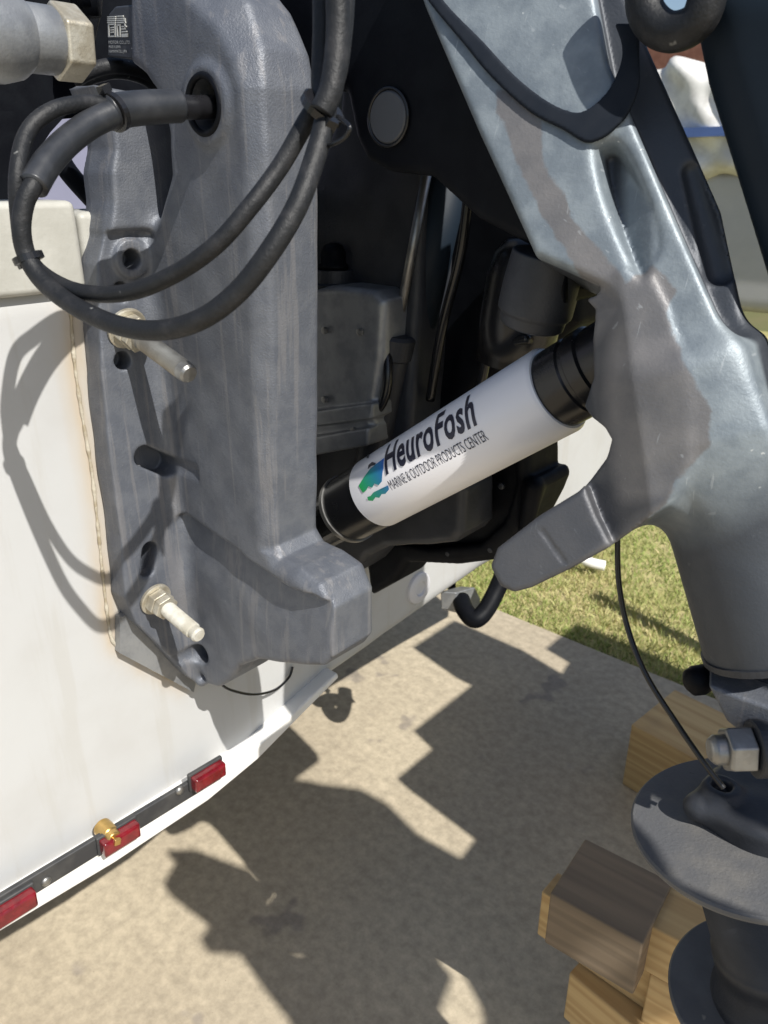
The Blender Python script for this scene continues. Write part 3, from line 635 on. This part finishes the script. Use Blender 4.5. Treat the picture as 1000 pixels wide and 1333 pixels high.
# trim pump: reservoir with black filler cap
def pump():
    h = .0032; Yp = .72
    P = np.array([onY(x, y, Yp)[[0, 2]] for x, y in [(380, 375), (440, 372), (486, 378), (500, 392), (496, 470), (488, 520), (480, 575), (380, 590)]])
    (X, Y, Z), lo = grid((P[:, 0].min()-.02, Yp-.02, P[:, 1].min()-.03), (P[:, 0].max()+.02, Yp+.12, P[:, 1].max()+.03), h)
    F = slab(poly2(X, Z, P), Y, Yp, Yp+.10, .014)
    # seam and flange
    P2 = np.array([onY(x, y, Yp-.004)[[0, 2]] for x, y in [(370, 540), (488, 524), (486, 545), (370, 560)]])
    F = smin(F, slab(poly2(X, Z, P2), Y, Yp-.008, Yp+.09, .003), .004)
    P3 = np.array([onY(x, y, Yp-.004)[[0, 2]] for x, y in [(370, 575), (482, 556), (480, 580), (370, 600)]])
    F = smin(F, slab(poly2(X, Z, P3), Y, Yp-.008, Yp+.09, .003), .004)
    return nets(F, lo, h)
pm = link_np('trim_pump', *pump(), alu, mo)
q = onY(436, 380, .76)
o = link('pump_neck', *lathe(q, EZ, [(0, .036), (.012, .036), (.014, .031), (.03, .030)], 36), paint_dark, pm, smooth=False)
o = link('filler_cap', *lathe(q+[0, 0, .03], EZ, [(0, .022), (.006, .022), (.008, .018), (.022, .0175), (.03, .013), (.033, .004)], 32), black_plastic, pm, smooth=True)
# tilt cylinder with bright rod
r0, r1 = onY(515, 440, .76), onY(556, 225, .76); dr = nrm(r1-r0)
link('tilt_rod', *tube([r0, r1], .006, 16), steel, mo, smooth=True)
link('tilt_cylinder', *lathe(r0+dr*.008, -dr, [(0, .024), (.004, .028), (.03, .028), (.034, .024), (.22, .024)], 36), paint_dark, mo, smooth=False)
for (pa, pb, Yq, rr) in (((510, 200), (470, 420), .80, .024), ((585, 220), (540, 440), .80, .026)):
    link('side_strut', *tube([onY(*pa, Yq), onY(*pb, Yq)], rr, 20), shroud_m, mo, smooth=True)
# dark castings behind the cylinder
def backcast():
    h = .004; Yb = .86
    P = np.array([onY(x, y, Yb)[[0, 2]] for x, y in [(528, 215), (720, 200), (760, 345), (760, 420), (700, 470), (640, 500), (600, 560), (545, 560), (520, 470)]])
    P2 = np.array([onY(x, y, Yb)[[0, 2]] for x, y in [(470, 650), (486, 774), (517, 757), (536, 731), (600, 734), (646, 728), (682, 690), (700, 655), (708, 634), (704, 622), (692, 620), (690, 560), (560, 540), (480, 560)]])
    A2 = np.vstack([P, P2]); (X, Y, Z), lo = grid((A2[:, 0].min()-.03, Yb-.05, A2[:, 1].min()-.03), (A2[:, 0].max()+.03, Yb+.12, A2[:, 1].max()+.03), h)
    F = smin(slab(poly2(X, Z, P), Y, Yb-.03, Yb+.1, .03), slab(poly2(X, Z, P2), Y, Yb-.01, Yb+.08, .012), .02)
    inn = np.array([onY(x, y, Yb)[[0, 2]] for x, y in [(505, 700), (560, 712), (630, 706), (662, 676), (676, 630), (672, 580), (560, 600)]]); F = smax(F, -slab(poly2(X, Z, inn), Y, Yb-.05, Yb+.004, .003), .004)
    k0, k1 = onY(690, 690, Yb), onY(700, 632, Yb); F = smin(F, capsule((X, Y, Z), k0-[0, .01, 0], k1-[0, .01, 0], .010, .013), .01)
    return nets(F, lo, h)
bc = link_np('cable_guard', *backcast(), black_plastic, mo)
for (x, y) in ((690, 642), (585, 720), (640, 715), (654, 632)):
    q = onY(x, y, .855); link('guard_screw', *lathe(q, -EY, [(0, .005), (.004, .005), (.0055, .003)], 14), paint_dark, bc, smooth=False)
# glossy motor end and small hoses deep in the well
o = link('trim_motor', *lathe(onY(668, 470, .80), EZ+EX*.12, [(0, .046), (.05, .048), (.10, .047), (.125, .042), (.14, .03), (.146, .01)], 40), black_gloss, mo, smooth=True)
for L in ([(612, 235, .76), (600, 330, .76), (575, 430, .77), (560, 520, .79)], [(470, 560, .74), (500, 520, .73), (505, 470, .735), (498, 430, .75)], [(600, 560, .80), (625, 500, .78), (640, 455, .77), (690, 440, .76)]):
    link('well_pipe', *tube(cable_pts0(L), .0062, 14), black_gloss, mo, smooth=True)
for (x, y) in ((424, 430), (470, 432), (424, 520), (462, 560)):
    link('pump_screw', *lathe(onY(x, y, .718), -EY, [(0, .005), (.004, .005), (.0045, .003)], 6), steel, pm)
# tilt ram that carries the lock sleeve
c0, c1 = onY(434, 674, YM), onY(722, 509, YM); AX = nrm(c1-c0)
link('tilt_ram', *lathe(c0-AX*.12, AX, [(0, .036), (.1, .036), (.5, .036), (.62, .030)], 36), black_gloss, mo, smooth=False)
# midsection cover, then unseen pieces above, shaped to cast the driveway shadow
cov = [(868, -60), (905, 110), (958, 280), (1004, 430), (1060, 600), (1120, 600), (1200, 300), (1180, -60)]
def cover():
    h = .006; Yc = .648
    P = np.array([onY(x, y, Yc)[[0, 2]] for x, y in cov])
    (X, Y, Z), lo = grid((P[:, 0].min()-.03, Yc-.03, P[:, 1].min()-.03), (P[:, 0].max()+.03, Yc+.36, P[:, 1].max()+.03), h)
    return nets(slab(poly2(X, Z, P), Y, Yc, Yc+.3, .035), lo, h)
link_np('midsection_cover', *cover(), shroud_m, mo)
cz = 1.86
def over(x, y, z): q = onZ(x, y, 0.0); return q + SUN*(z/SUN[2])
shadow_px = [(336, 985), (400, 1050), (440, 1080), (500, 1092), (560, 1100), (614, 1130), (618, 1200), (600, 1250), (546, 1222), (590, 1272), (566, 1335), (530, 1290), (450, 1240), (385, 1178), (316, 1096), (296, 1056)]  # outline of the ground shadow, lifted along the sun to shape the blocker
cp_ = np.array([over(x, y, cz) for x, y in shadow_px])
o = link('shade_pan', *prism(cp_, (0, 0, .04)), shroud_m, mo); fix(o)
cc = cp_.mean(0); o = link('shade_cowl', *prism(cc+(cp_-cc)*[.8, .8, 1]+[.05, 0, .041], (.02, 0, .32)), shroud_m, mo); fix(o)
pieces = [[(224, 1120), (240, 1130), (220, 1165), (246, 1186), (285, 1215), (270, 1238), (305, 1240), (350, 1224), (354, 1190), (349, 1160), (336, 1146), (262, 1118)],
          [(371, 1254), (420, 1292), (402, 1302), (366, 1276)],
          [(428, 1212), (472, 1218), (530, 1290), (545, 1340), (530, 1430), (440, 1430), (430, 1330), (402, 1262)],
          [(610, 1196), (655, 1225), (700, 1300), (720, 1420), (652, 1430), (645, 1335), (604, 1258)],
          [(272, 1241), (312, 1243), (345, 1290), (385, 1340), (425, 1430), (438, 1430), (430, 1310), (404, 1262), (378, 1244), (350, 1220), (316, 1239)]]
o = link('shade_plates', *join([prism([over(x, y, cz) for x, y in pc], (0, 0, .04)) for pc in pieces]), shroud_m, mo); fix(o)  # loose unseen plates added to fill gaps in the motor's ground shadow

# ================================================================== TILT SUPPORT (white labelled cylinder)
ts = thing('tilt_support', 'white cylinder with navy lettering locked over the black tilt ram', 'tilt support', c0+AX*.2)
RC = .0465
e_left, e_right = 0.045, None
def cyl_hit(px, py, r=RC):
    d = ray(px, py); o_ = CAM-c0; d1 = d-AX*(d@AX); o1 = o_-AX*(o_@AX)
    A_, B_, C_ = d1@d1, 2*(d1@o1), o1@o1-r*r; disc = B_*B_-4*A_*C_
    t = (-B_-math.sqrt(max(disc, 0)))/(2*A_); return CAM+t*d
ref_v = nrm((CAM-c0)-AX*((CAM-c0)@AX)); ref_u = np.cross(AX, ref_v)
def cyl_st(px, py):
    p = cyl_hit(px, py)-c0; s = p@AX; th = math.atan2(p@ref_u, p@ref_v); return np.array([s, th*RC])
def cyl_pt(s, y, r): th = y/RC; return c0+AX*s+r*(math.cos(th)*ref_v+math.sin(th)*ref_u)
sL = cyl_st(456, 640)[0]; sR = cyl_st(706, 533)[0]
link('label_tube', *lathe(c0, AX, [(sL, RC-.004), (sL, RC), (sR-.004, RC), (sR, RC-.003), (sR, RC-.008)], 96), label_m, ts, smooth=False)
ts_tube = ts.children[0]
for pl in ts_tube.data.polygons: pl.use_smooth = len(pl.vertices) == 4
link('lower_sleeve', *lathe(c0, AX, [(sL-.062, RC-.006), (sL-.062, RC-.001), (sL-.02, RC-.001), (sL-.001, RC-.001), (sL-.001, RC-.006)], 80), black_gloss, ts, smooth=False)
link('end_ring', *lathe(c0, AX, [(sL-.069, RC-.003), (sL-.069, RC+.001), (sL-.0625, RC+.001), (sL-.0625, RC-.003)], 80), steel, ts, smooth=False)
link('upper_sleeve', *lathe(c0, AX, [(sR-.006, .041), (sR+.028, .0408), (sR+.030, .0388), (sR+.034, .0388), (sR+.036, .041), (sR+.050, .041), (sR+.052, .0378), (sR+.13, .0372)], 80), black_gloss, ts, smooth=False)
for nm in ts.children:
    for pl in nm.data.polygons: pl.use_smooth = len(pl.vertices) == 4
    if nm.name.split('.')[0] != 'label_tube':
        es = nm.modifiers.new('split', 'EDGE_SPLIT'); es.split_angle = math.radians(40)
es = ts_tube.modifiers.new('split', 'EDGE_SPLIT'); es.split_angle = math.radians(40)
def wrap(bm, name, m, lift=.0006, colfn=None):
    ys = [v.co.y for v in bm.verts]; xs = [v.co.x for v in bm.verts]
    for y in np.arange(min(ys)+.002, max(ys), .003):
        bmesh.ops.bisect_plane(bm, geom=bm.verts[:]+bm.edges[:]+bm.faces[:], dist=1e-7, plane_co=(0, y, 0), plane_no=(0, 1, 0))
    V = []; att = []
    bm.verts.index_update()
    for v in bm.verts:
        V.append(cyl_pt(v.co.x, v.co.y, RC+lift)); att.append(colfn(v.co) if colfn else 0)
    Fc = [[v.index for v in f.verts] for f in bm.faces]; bm.free()
    return link(name, V, Fc, m, ts_tube, attrs={'tint': att} if colfn else None)
def text_bm(body, bold, shear):
    cu = bpy.data.curves.new('lettering', 'FONT'); cu.body = body; cu.size = 1; cu.offset = bold; cu.shear = shear; cu.resolution_u = 3; cu.space_character = 1.0+bold*3
    to = bpy.data.objects.new('lettering', cu); COL.objects.link(to); bpy.context.view_layer.update()
    me = bpy.data.meshes.new_from_object(to.evaluated_get(bpy.context.evaluated_depsgraph_get()))
    bpy.data.objects.remove(to); bpy.data.curves.remove(cu)
    bm = bmesh.new(); bm.from_mesh(me); bpy.data.meshes.remove(me); return bm
def place_text(body, p0, p1, ptop, name, bold=0.0, shear=0.0):
    bm = text_bm(body, bold, shear); b0, b1, tp = cyl_st(*p0), cyl_st(*p1), cyl_st(*ptop)
    xs = [v.co.x for v in bm.verts]; x0, x1 = min(xs), max(xs); d = b1-b0; Lg = np.linalg.norm(d); d = d/Lg
    up = np.array([-d[1], d[0]]); up = up*np.sign(up@(tp-b0)); hh = up@(tp-b0); sx, sy = Lg/(x1-x0), hh/.70
    for v in bm.verts:
        q = b0+d*(v.co.x-x0)*sx+up*v.co.y*sy; v.co = (q[0], q[1], 0)
    return wrap(bm, name, ink)
place_text('HeuroFosh', (503, 617), (622, 551), (498, 585), 'brand_lettering', bold=.025, shear=.10)
place_text('MARINE & OUTDOOR PRODUCTS CENTER', (511, 638), (637, 572), (508, 624), 'tagline_lettering', bold=-.004)
def logo_m():
    m = bpy.data.materials.new('logo_print'); m.use_nodes = True; N, L, b = M_nodes(m)
    at = N.new('ShaderNodeAttribute'); at.attribute_name = 'tint'; cr = N.new('ShaderNodeValToRGB')
    cr.color_ramp.elements[0].color = (.03, .42, .10, 1); cr.color_ramp.elements[1].color = (.03, .14, .55, 1); L.new(at.outputs['Fac'], cr.inputs[0]); L.new(cr.outputs[0], b.inputs['Base Color']); b.inputs['Roughness'].default_value = .35; return m
LM = logo_m()
def decal(pts, name, m, lift=.0006, grad=True):
    Q = [cyl_st(440+x/4.545, 500+y/4.545) for x, y in pts]; bm = bmesh.new(); f = bm.faces.new([bm.verts.new((q[0], q[1], 0)) for q in Q]); bmesh.ops.triangulate(bm, faces=[f])
    a = cyl_st(468, 632); b = cyl_st(500, 600); dd = b-a
    return wrap(bm, name, m, lift, (lambda c: float(np.clip(((np.array([c.x, c.y])-a)@dd)/(dd@dd), 0, 1))) if grad else None)
decal([(125, 602), (160, 545), (195, 500), (235, 468), (276, 438), (270, 500), (262, 575), (242, 598), (218, 588), (205, 612), (182, 604), (170, 628), (150, 642)], 'logo_boat', LM)
decal([(175, 668), (196, 660), (212, 640), (232, 648), (248, 622), (272, 628), (298, 598), (304, 622), (282, 648), (260, 650), (246, 672), (224, 668), (208, 690), (182, 688)], 'logo_waves', LM)
decal([(180, 505), (184, 480), (205, 462), (228, 468), (222, 480), (200, 486)], 'logo_cabin', ink, .0009, False)
decal([(172, 440), (180, 420), (188, 420), (184, 440)], 'logo_flag', ink, .0009, False)

# ================================================================== CABLES
def cable_pts(L): return catmull([onY(x, y, Y) for x, y, Y in L], 10)
gc = thing('control_cable', 'black rubber cable pair looped in front of the grey clamp bracket, tied with zip ties', 'cable', onY(270, 137, YW))
# the two strands of the loop
sA = cable_pts([(452, -60, .44), (447, 40, .43), (435, 110, .42), (404, 150, .41), (366, 215, .39), (325, 270, .365), (280, 320, .345), (225, 358, .33), (165, 381, .315), (105, 380, .305), (58, 358, .30), (32, 325, .295), (24, 280, .295), (23, 225, .30), (36, 172, .32), (70, 143, .345), (115, 134, .38), (145, 140, .40)])
sB = cable_pts([(420, -60, .44), (421, 40, .43), (419, 110, .42), (424, 150, .41), (407, 215, .39), (385, 272, .37), (350, 330, .35), (310, 380, .335), (263, 415, .32), (210, 430, .31), (155, 424, .30), (100, 400, .295), (58, 368, .292), (36, 335, .29), (28, 300, .29), (32, 265, .296), (44, 240, .306), (62, 210, .325), (100, 172, .36), (148, 146, .40)])
link('cable_strand', *tube(sA, .0064, 16), rubber, gc, smooth=True)
link('cable_strand', *tube(sB, .0074, 16), rubber, gc, smooth=True)
link('cable_strand', *tube(cable_pts([(438, -60, .425), (440, 40, .42), (432, 112, .41), (418, 146, .402)]), .0080, 16), rubber, gc, smooth=True)
link('cable_sleeve', *tube(cable_pts([(44, 242, .306), (62, 212, .325), (88, 184, .350), (118, 162, .376), (146, 148, .398)]), .0112, 20), sleeve_m, gc, smooth=True)
link('cable_boot', *tube(cable_pts([(140, 147, .396), (170, 142, .42), (205, 139, .447), (234, 138, .47)]), [.0142]*30+[.0136], 24), sleeve_m, gc, smooth=True)
link('cable_plug', *tube(cable_pts([(230, 139, .468), (255, 140, .492), (275, 139, .515), (290, 138, .55)]), .0105, 20), black_gloss, gc, smooth=True)
def zip_tie(c, ax, r, parent, box_dir):
    ax = nrm(ax); u = nrm(np.cross(ax, [.2, .3, .9])); v = np.cross(ax, u)
    a1 = [lathe(c-ax*.003, ax, [(0, r), (.0005, r+.0016), (.0055, r+.0016), (.006, r)], 28)]
    bd = nrm(np.asarray(box_dir)-ax*np.dot(ax, box_dir)); a1.append(box(c+bd*(r+.004), ax, bd, np.cross(ax, bd), .009, .006, .008))
    return link('zip_tie', *join(a1), black_gloss, parent)
zip_tie(onY(149, 146, .402), sB[-1]-sB[-4], .0145, gc, [0, -.4, 1])
zip_tie(onY(420, 141, .412), onY(440, 110, .415)-onY(405, 170, .412), .0142, gc, nrm(onY(445, 160, .40)-onY(420, 141, .41)))
zip_tie(onY(37, 336, .292), onY(26, 300, .290)-onY(56, 366, .296), .0105, gc, nrm(onY(15, 330, .292)-onY(37, 336, .292)))
link('tie_tail', *tube(cable_pts([(440, 152, .405), (455, 165, .40), (448, 180, .40), (428, 190, .40)]), .0016, 8), black_gloss, gc, smooth=True)

o = link('speedo_tube', *tube(catmull([onY(806, 660, .655), onY(804, 700, .65), onY(806, 760, .645), onY(818, 820, .64), onY(842, 880, .63), onY(880, 940, .625), onY(918, 995, .622), onY(942, 1026, .622)], 12), .0028, 12), black_gloss, smooth=True)
tag(o, 'thin black tube hanging from the swivel bracket down to the round plate', 'tube')
o = link('earth_wire', *tube(catmull([onX(285, 888, XT+.05), onX(300, 898, XT+.04), onX(330, 904, XT+.03), onX(358, 898, XT+.015), onX(376, 882, XT+.006), onX(381, 868, XT+.004)], 10), .0022, 10), black_gloss, smooth=True)
tag(o, 'short thin black wire curling out under the clamp bracket foot', 'wire')
# rigging hose: rises from the visible loop at the top right and droops in a U above the swivel bracket
hz = thing('rigging_hose', 'thick black rubber hose looping at the top right beside the dark motor cover', 'hose', onY(885, 40, .62))
Ph = catmull([onY(842, -70, .634), onY(838, 0, .633), onY(850, 30, .632), (onY(875, 42, .632)), onY(905, 30, .632), onY(920, 0, .632), onY(926, -60, .634)], 10)
link('hose_loop', *tube(Ph, .0135, 20), rubber, hz, smooth=True)
# ================================================================== STEERING RAM, PLATE, DARK HOUSING (upper left)
sr = thing('steering_ram', 'silver steering ram end with a stained hex nut, at the upper left', 'steering ram', onX(20, 45, -.80))
Xr = -.80; a0 = onX(-6, 44, Xr); L0 = np.array([Xr, a0[1]-.22, a0[2]])
link('ram_body', *lathe(L0, EY, [(0, .041), (.20, .041), (.222, .040), (.238, .036), (.246, .030)], 44), alu, sr, smooth=False)
link('ram_neck', *lathe(L0+EY*.243, EY, [(0, .029), (.03, .029), (.034, .026)], 40), alu, sr, smooth=False)
o = link('ram_nut', *lathe(L0+EY*.274, EY, [(0, .034), (.028, .034)], hexa=True), steel_brown, sr); bev(o, .003, 3)
for c in sr.children:
    if c.name.startswith('ram_nut'): continue
    c.data.polygons.foreach_set('use_smooth', [True]*len(c.data.polygons)); e_ = c.modifiers.new('split', 'EDGE_SPLIT'); e_.split_angle = math.radians(38)
hs = thing('motor_well_gear', 'black plastic gear crowding the motor well, behind the silver steering ram', 'boat gear', (-.95, .5, 1.55))
o = link('housing', *prism([onX(x, y, -1.02) for x, y in [(-80, -80), (300, -80), (300, 85), (130, 150), (-80, 172)]], (-.12, 0, 0)), black_plastic, hs); fix(o)
o = link('housing_step', *prism([onX(x, y, -.96) for x, y in [(95, -60), (140, -60), (135, 20), (120, 80), (95, 100)]], (-.05, 0, 0)), black_gloss, hs); fix(o); bev(o, .005)
for i, (x, y) in enumerate(((108, 10), (118, 22))):
    link('hose_stub', *tube([onX(x-10, -40, -.93), onX(x, y, -.93)], .012, 16), black_plastic, hs, smooth=True)
o = link('cover_strip', *prism([onX(x, y, -1.0) for x, y in [(-80, 150), (95, 140), (66, 172), (44, 205), (34, 262), (-80, 270)]], (-.06, 0, 0)), black_plastic, hs); fix(o)
link('well_hose', *tube(catmull([onX(70, 190, -.98), onX(90, 225, -.98), onX(130, 270, -.98)], 6), .012, 14), black_plastic, hs, smooth=True)
link('well_hose', *tube(catmull([onX(95, 105, -.88), onX(120, 92, -.87), onX(150, 86, -.86), onX(190, 95, -.86), onX(225, 118, -.85), onX(250, 150, -.84)], 8), .008, 14), rubber, hs, smooth=True)
link('well_hose', *tube(catmull([onX(105, 108, -.885), onX(125, 99, -.875), onX(155, 94, -.865), onX(190, 104, -.865), onX(220, 128, -.855)], 8), .007, 14), rubber, hs, smooth=True)
# maker's plate
pq = [onY(x, y, .515) for x, y in [(150, 8), (182, 5), (184, 78), (140, 74), (141, 18)]]
pl = link('maker_plate', *prism(pq, (0, .02, 0)), plate_dark, None); fix(pl); bev(pl, .002)
tag(pl, "small black maker's plate with white print beside the bracket's curved top", 'plate')
def pbox(x0, y0, x1, y1, Yq=.5138): return prism([onY(x, y, Yq) for x, y in [(x0, y0), (x1, y0-.6), (x1+.2, y1), (x0+.3, y1+.3)]], (0, .0015, 0))
fr = []
for (x0, y0, x1, y1) in ((140.5, 31, 150, 48), (151.5, 32, 156.5, 48)):
    t = 1.3; fr += [pbox(x0, y0, x1, y0+t), pbox(x0, y1-t, x1, y1), pbox(x0, y0+t, x0+t, y1-t), pbox(x1-t, y0+t, x1, y1-t)]
for (x0, y0, x1, y1) in ((139.5, 21.5, 150, 22.4), (139.5, 24, 150, 25), (139.5, 26.5, 150, 27.5), (139.5, 29, 150, 29.8), (151.5, 20.5, 160, 21.6), (151.5, 23.5, 161, 24.5), (151.5, 26, 161, 27), (151.5, 28.6, 163, 30), (158, 34, 164, 35), (158, 37, 163, 38.2), (158, 40.6, 165, 41.8), (158, 44, 166, 48), (143.5, 35.5, 147.5, 36.4), (143.5, 38.5, 147.5, 39.4), (143.5, 41.5, 147.5, 42.4), (161.5, 24, 162.6, 36)):
    fr.append(pbox(x0, y0, x1, y1))
o = link('printed_panel', *join(fr), plate_ink, pl); fix(o)
def flat_text(body, x0, y0, x1, hpx):
    bm = text_bm(body, .0, 0); xs = [v.co.x for v in bm.verts]; a, b = min(xs), max(xs)
    for v in bm.verts:
        p = onY(x0+(v.co.x-a)/(b-a)*(x1-x0), y0-v.co.y/.7*hpx, .5135); v.co = p
    return link_bm('plate_lettering', bm, plate_ink, pl)
flat_text('MOTOR CO.,LTD.', 141.5, 57, 170, 4.2); flat_text('MADE IN JAPAN', 141.8, 62.5, 157, 3.6); flat_text('J', 171, 61, 174.5, 7); flat_text('HAMAMATSU, JPN', 142, 68.5, 165, 3.8)

# ================================================================== TIMBERS
def timber(A, B, C, zt, th, label, m, longer=0.0):
    """top face corner A, edge A->B (pixels on the height zt), other side towards C"""
    a, b, c = onZ(*A, zt), onZ(*B, zt), onZ(*C, zt); u = nrm(b-a); v = np.cross(EZ, u); ww = v@(c-a)
    if ww < 0: v, ww = -v, -ww
    L = np.linalg.norm(b-a)+longer; ctr = a+u*L/2+v*ww/2-EZ*th/2
    V, Fc = box((0, 0, 0), EX, EY, EZ, L, ww, th); o = link('timber_block', V, Fc, m); fix(o)
    o.location = ctr; o.rotation_euler = (0, 0, math.atan2(u[1], u[0])); bev(o, .0035, 2)
    return tag(o, label, 'timber', 'timber blocks under the motor')
timber((822, 943), (905, 988), (907, 911), .20, .199, 'short pine block standing behind the upper round plate', pine, .35)
timber((762, 1091), (876, 1148), (712, 1160), .45, .115, 'dark topped pine block on top of the pile, its shade put into the colour', pine_shade, .0)
timber((705, 1160), (790, 1216), (735, 1140), .333, .11, 'brown beam lying directly under the dark topped block', pine, .45)
tb3 = timber((847, 1205), (898, 1232), (879, 1150), .44, .10, 'pale pine block with ringed end grain, between the dark topped block and the lower plate', pine, .35)
tb4 = timber((741, 1266), (822, 1333), (765, 1245), .221, .12, 'sunlit pine block lowest and nearest in the pile', pine, .3)

for src, h_, lab in ((tb3, .338, 'tall pine block standing under the pale ringed block'), (tb4, .10, 'flat pine block on the concrete under the lowest sunlit block')):
    xs = np.array([v.co for v in src.data.vertices]); L_, W_ = np.ptp(xs[:, 0])*.94, np.ptp(xs[:, 1])*.94
    V, Fc = box((0, 0, 0), EX, EY, EZ, L_, W_, h_); o = link('timber_block', V, Fc, pine); fix(o); bev(o, .0035, 2)
    o.location = (src.location[0], src.location[1], h_/2+.0005); o.rotation_euler = src.rotation_euler; tag(o, lab, 'timber', 'timber blocks under the motor')

# ================================================================== BACKGROUND
tarp_m = mat('white_tarp', (.66, .655, .63), (.5, .49, .47), rough=.7, scale=6, bump=.8, bscale=8)
bk = thing('covered_boat', 'boat under a crumpled white cover, seen through the gap beside the dark motor cover', 'covered boat', (-2.2, 6.2, 0))
def tarp():
    h = .03; (X, Y, Z), lo = grid((-4.2, 5.6, 1.3), (.4, 7.4, 2.4), h)
    P = np.array([(-4, 1.5), (.2, 1.5), (.2, 1.75), (-.8, 1.95), (-2.0, 2.05), (-2.6, 2.25), (-3.4, 2.1), (-4, 1.8)])
    F = slab(poly2(X, Z, P), Y, 5.9, 7.1, .12) + .03*np.sin(X*9+3*np.sin(Z*6))*np.sin(Z*11+X*4) + .02*np.sin(X*23+Z*17)
    return nets(F, lo, h)
link_np('cover', *tarp(), tarp_m, bk)
gray_hull = mat('grey_hull', (.42, .42, .43), (.38, .38, .39), rough=.4, scale=2)
link_np('hull', *(lambda g: nets(slab(poly2(g[0][0], g[0][2], np.array([(-3.9, .6), (.1, .6), (.2, 1.55), (-4, 1.55)])), g[0][1], 6.0, 7.0, .08), g[1], .03))(grid((-4.2, 5.8, .4), (.5, 7.2, 1.7), .03)), gray_hull, bk)
o = link('trim_stripe', *abox(-4.0, .2, 5.84, 5.9, 1.76, 1.82), mat('blue_stripe', (.1, .17, .42), rough=.5), bk); fix(o)
o = link('keel_stand', *abox(-2.6, -2.4, 6.3, 6.7, 0, .62), gray_hull, bk)
o = link('keel_stand', *abox(-.9, -.7, 6.3, 6.7, 0, .62), gray_hull, bk)
brickm = mat('brick_red', (.2, .085, .06), (.26, .12, .085), rough=.9, scale=10)
hw = thing('brick_house', 'red brick house wall far behind the covered boat', 'house', (-4, 11, 0))
o = link('wall', *abox(-9, 4, 11, 11.3, 0, 3.2), brickm, hw); fix(o)
# small white fitting on the grass
q = onZ(768, 735, .03)
ff = thing('hose_fitting', 'small white plastic hose fitting lying on the grass beyond the bracket arm', 'hose fitting', q)
link('fitting_body', *tube(catmull([q+[-.05, -.02, .03], q+[0, 0, .01], q+[.05, .03, 0]], 6), .022, 16), white_paint, ff, smooth=True)
link('fitting_stem', *tube([q+[-.01, 0, .02], q+[-.0, .05, .16]], .012, 12), steel, ff, smooth=True)

# unseen stand added to shade the driveway, top traced from the stepped shadow
shade_root = thing('shade_stand', 'unseen stepped stand with boxes, added aft of the boat to shade the driveway', 'shadow blocker', (.2, 1.7, 0))
zt = 1.36
def gp(x, y): q = onZ(x, y, 0.0); return q + SUN*(zt/SUN[2])
edge = [(636, 1106), (530, 1026), (576, 986), (551, 962), (680, 858), (742, 890), (768, 850), (940, 905)]
top_ = [gp(x, y) for x, y in edge] + [np.array([1.3, 2.4, zt]), np.array([1.3, .86, zt])] + [gp(x, y) for x, y in ((700, 1290), (640, 1270), (612, 1200), (616, 1134))]
o = link('shade_top', *prism(top_, (0, 0, .05)), pine_shade, shade_root); fix(o)
for x, y in ((.1, 1.35), (.8, 1.35), (.1, 2.3), (.8, 2.3)): link('shade_leg', *abox(x-.03, x+.03, y-.03, y+.03, 0, zt-.002), pine_shade, shade_root)
for x, y in ((.2, 1.6), (.55, 1.9)): link('shade_box', *abox(x-.15, x+.15, y-.12, y+.12, zt+.052, zt+.3), black_plastic, shade_root)
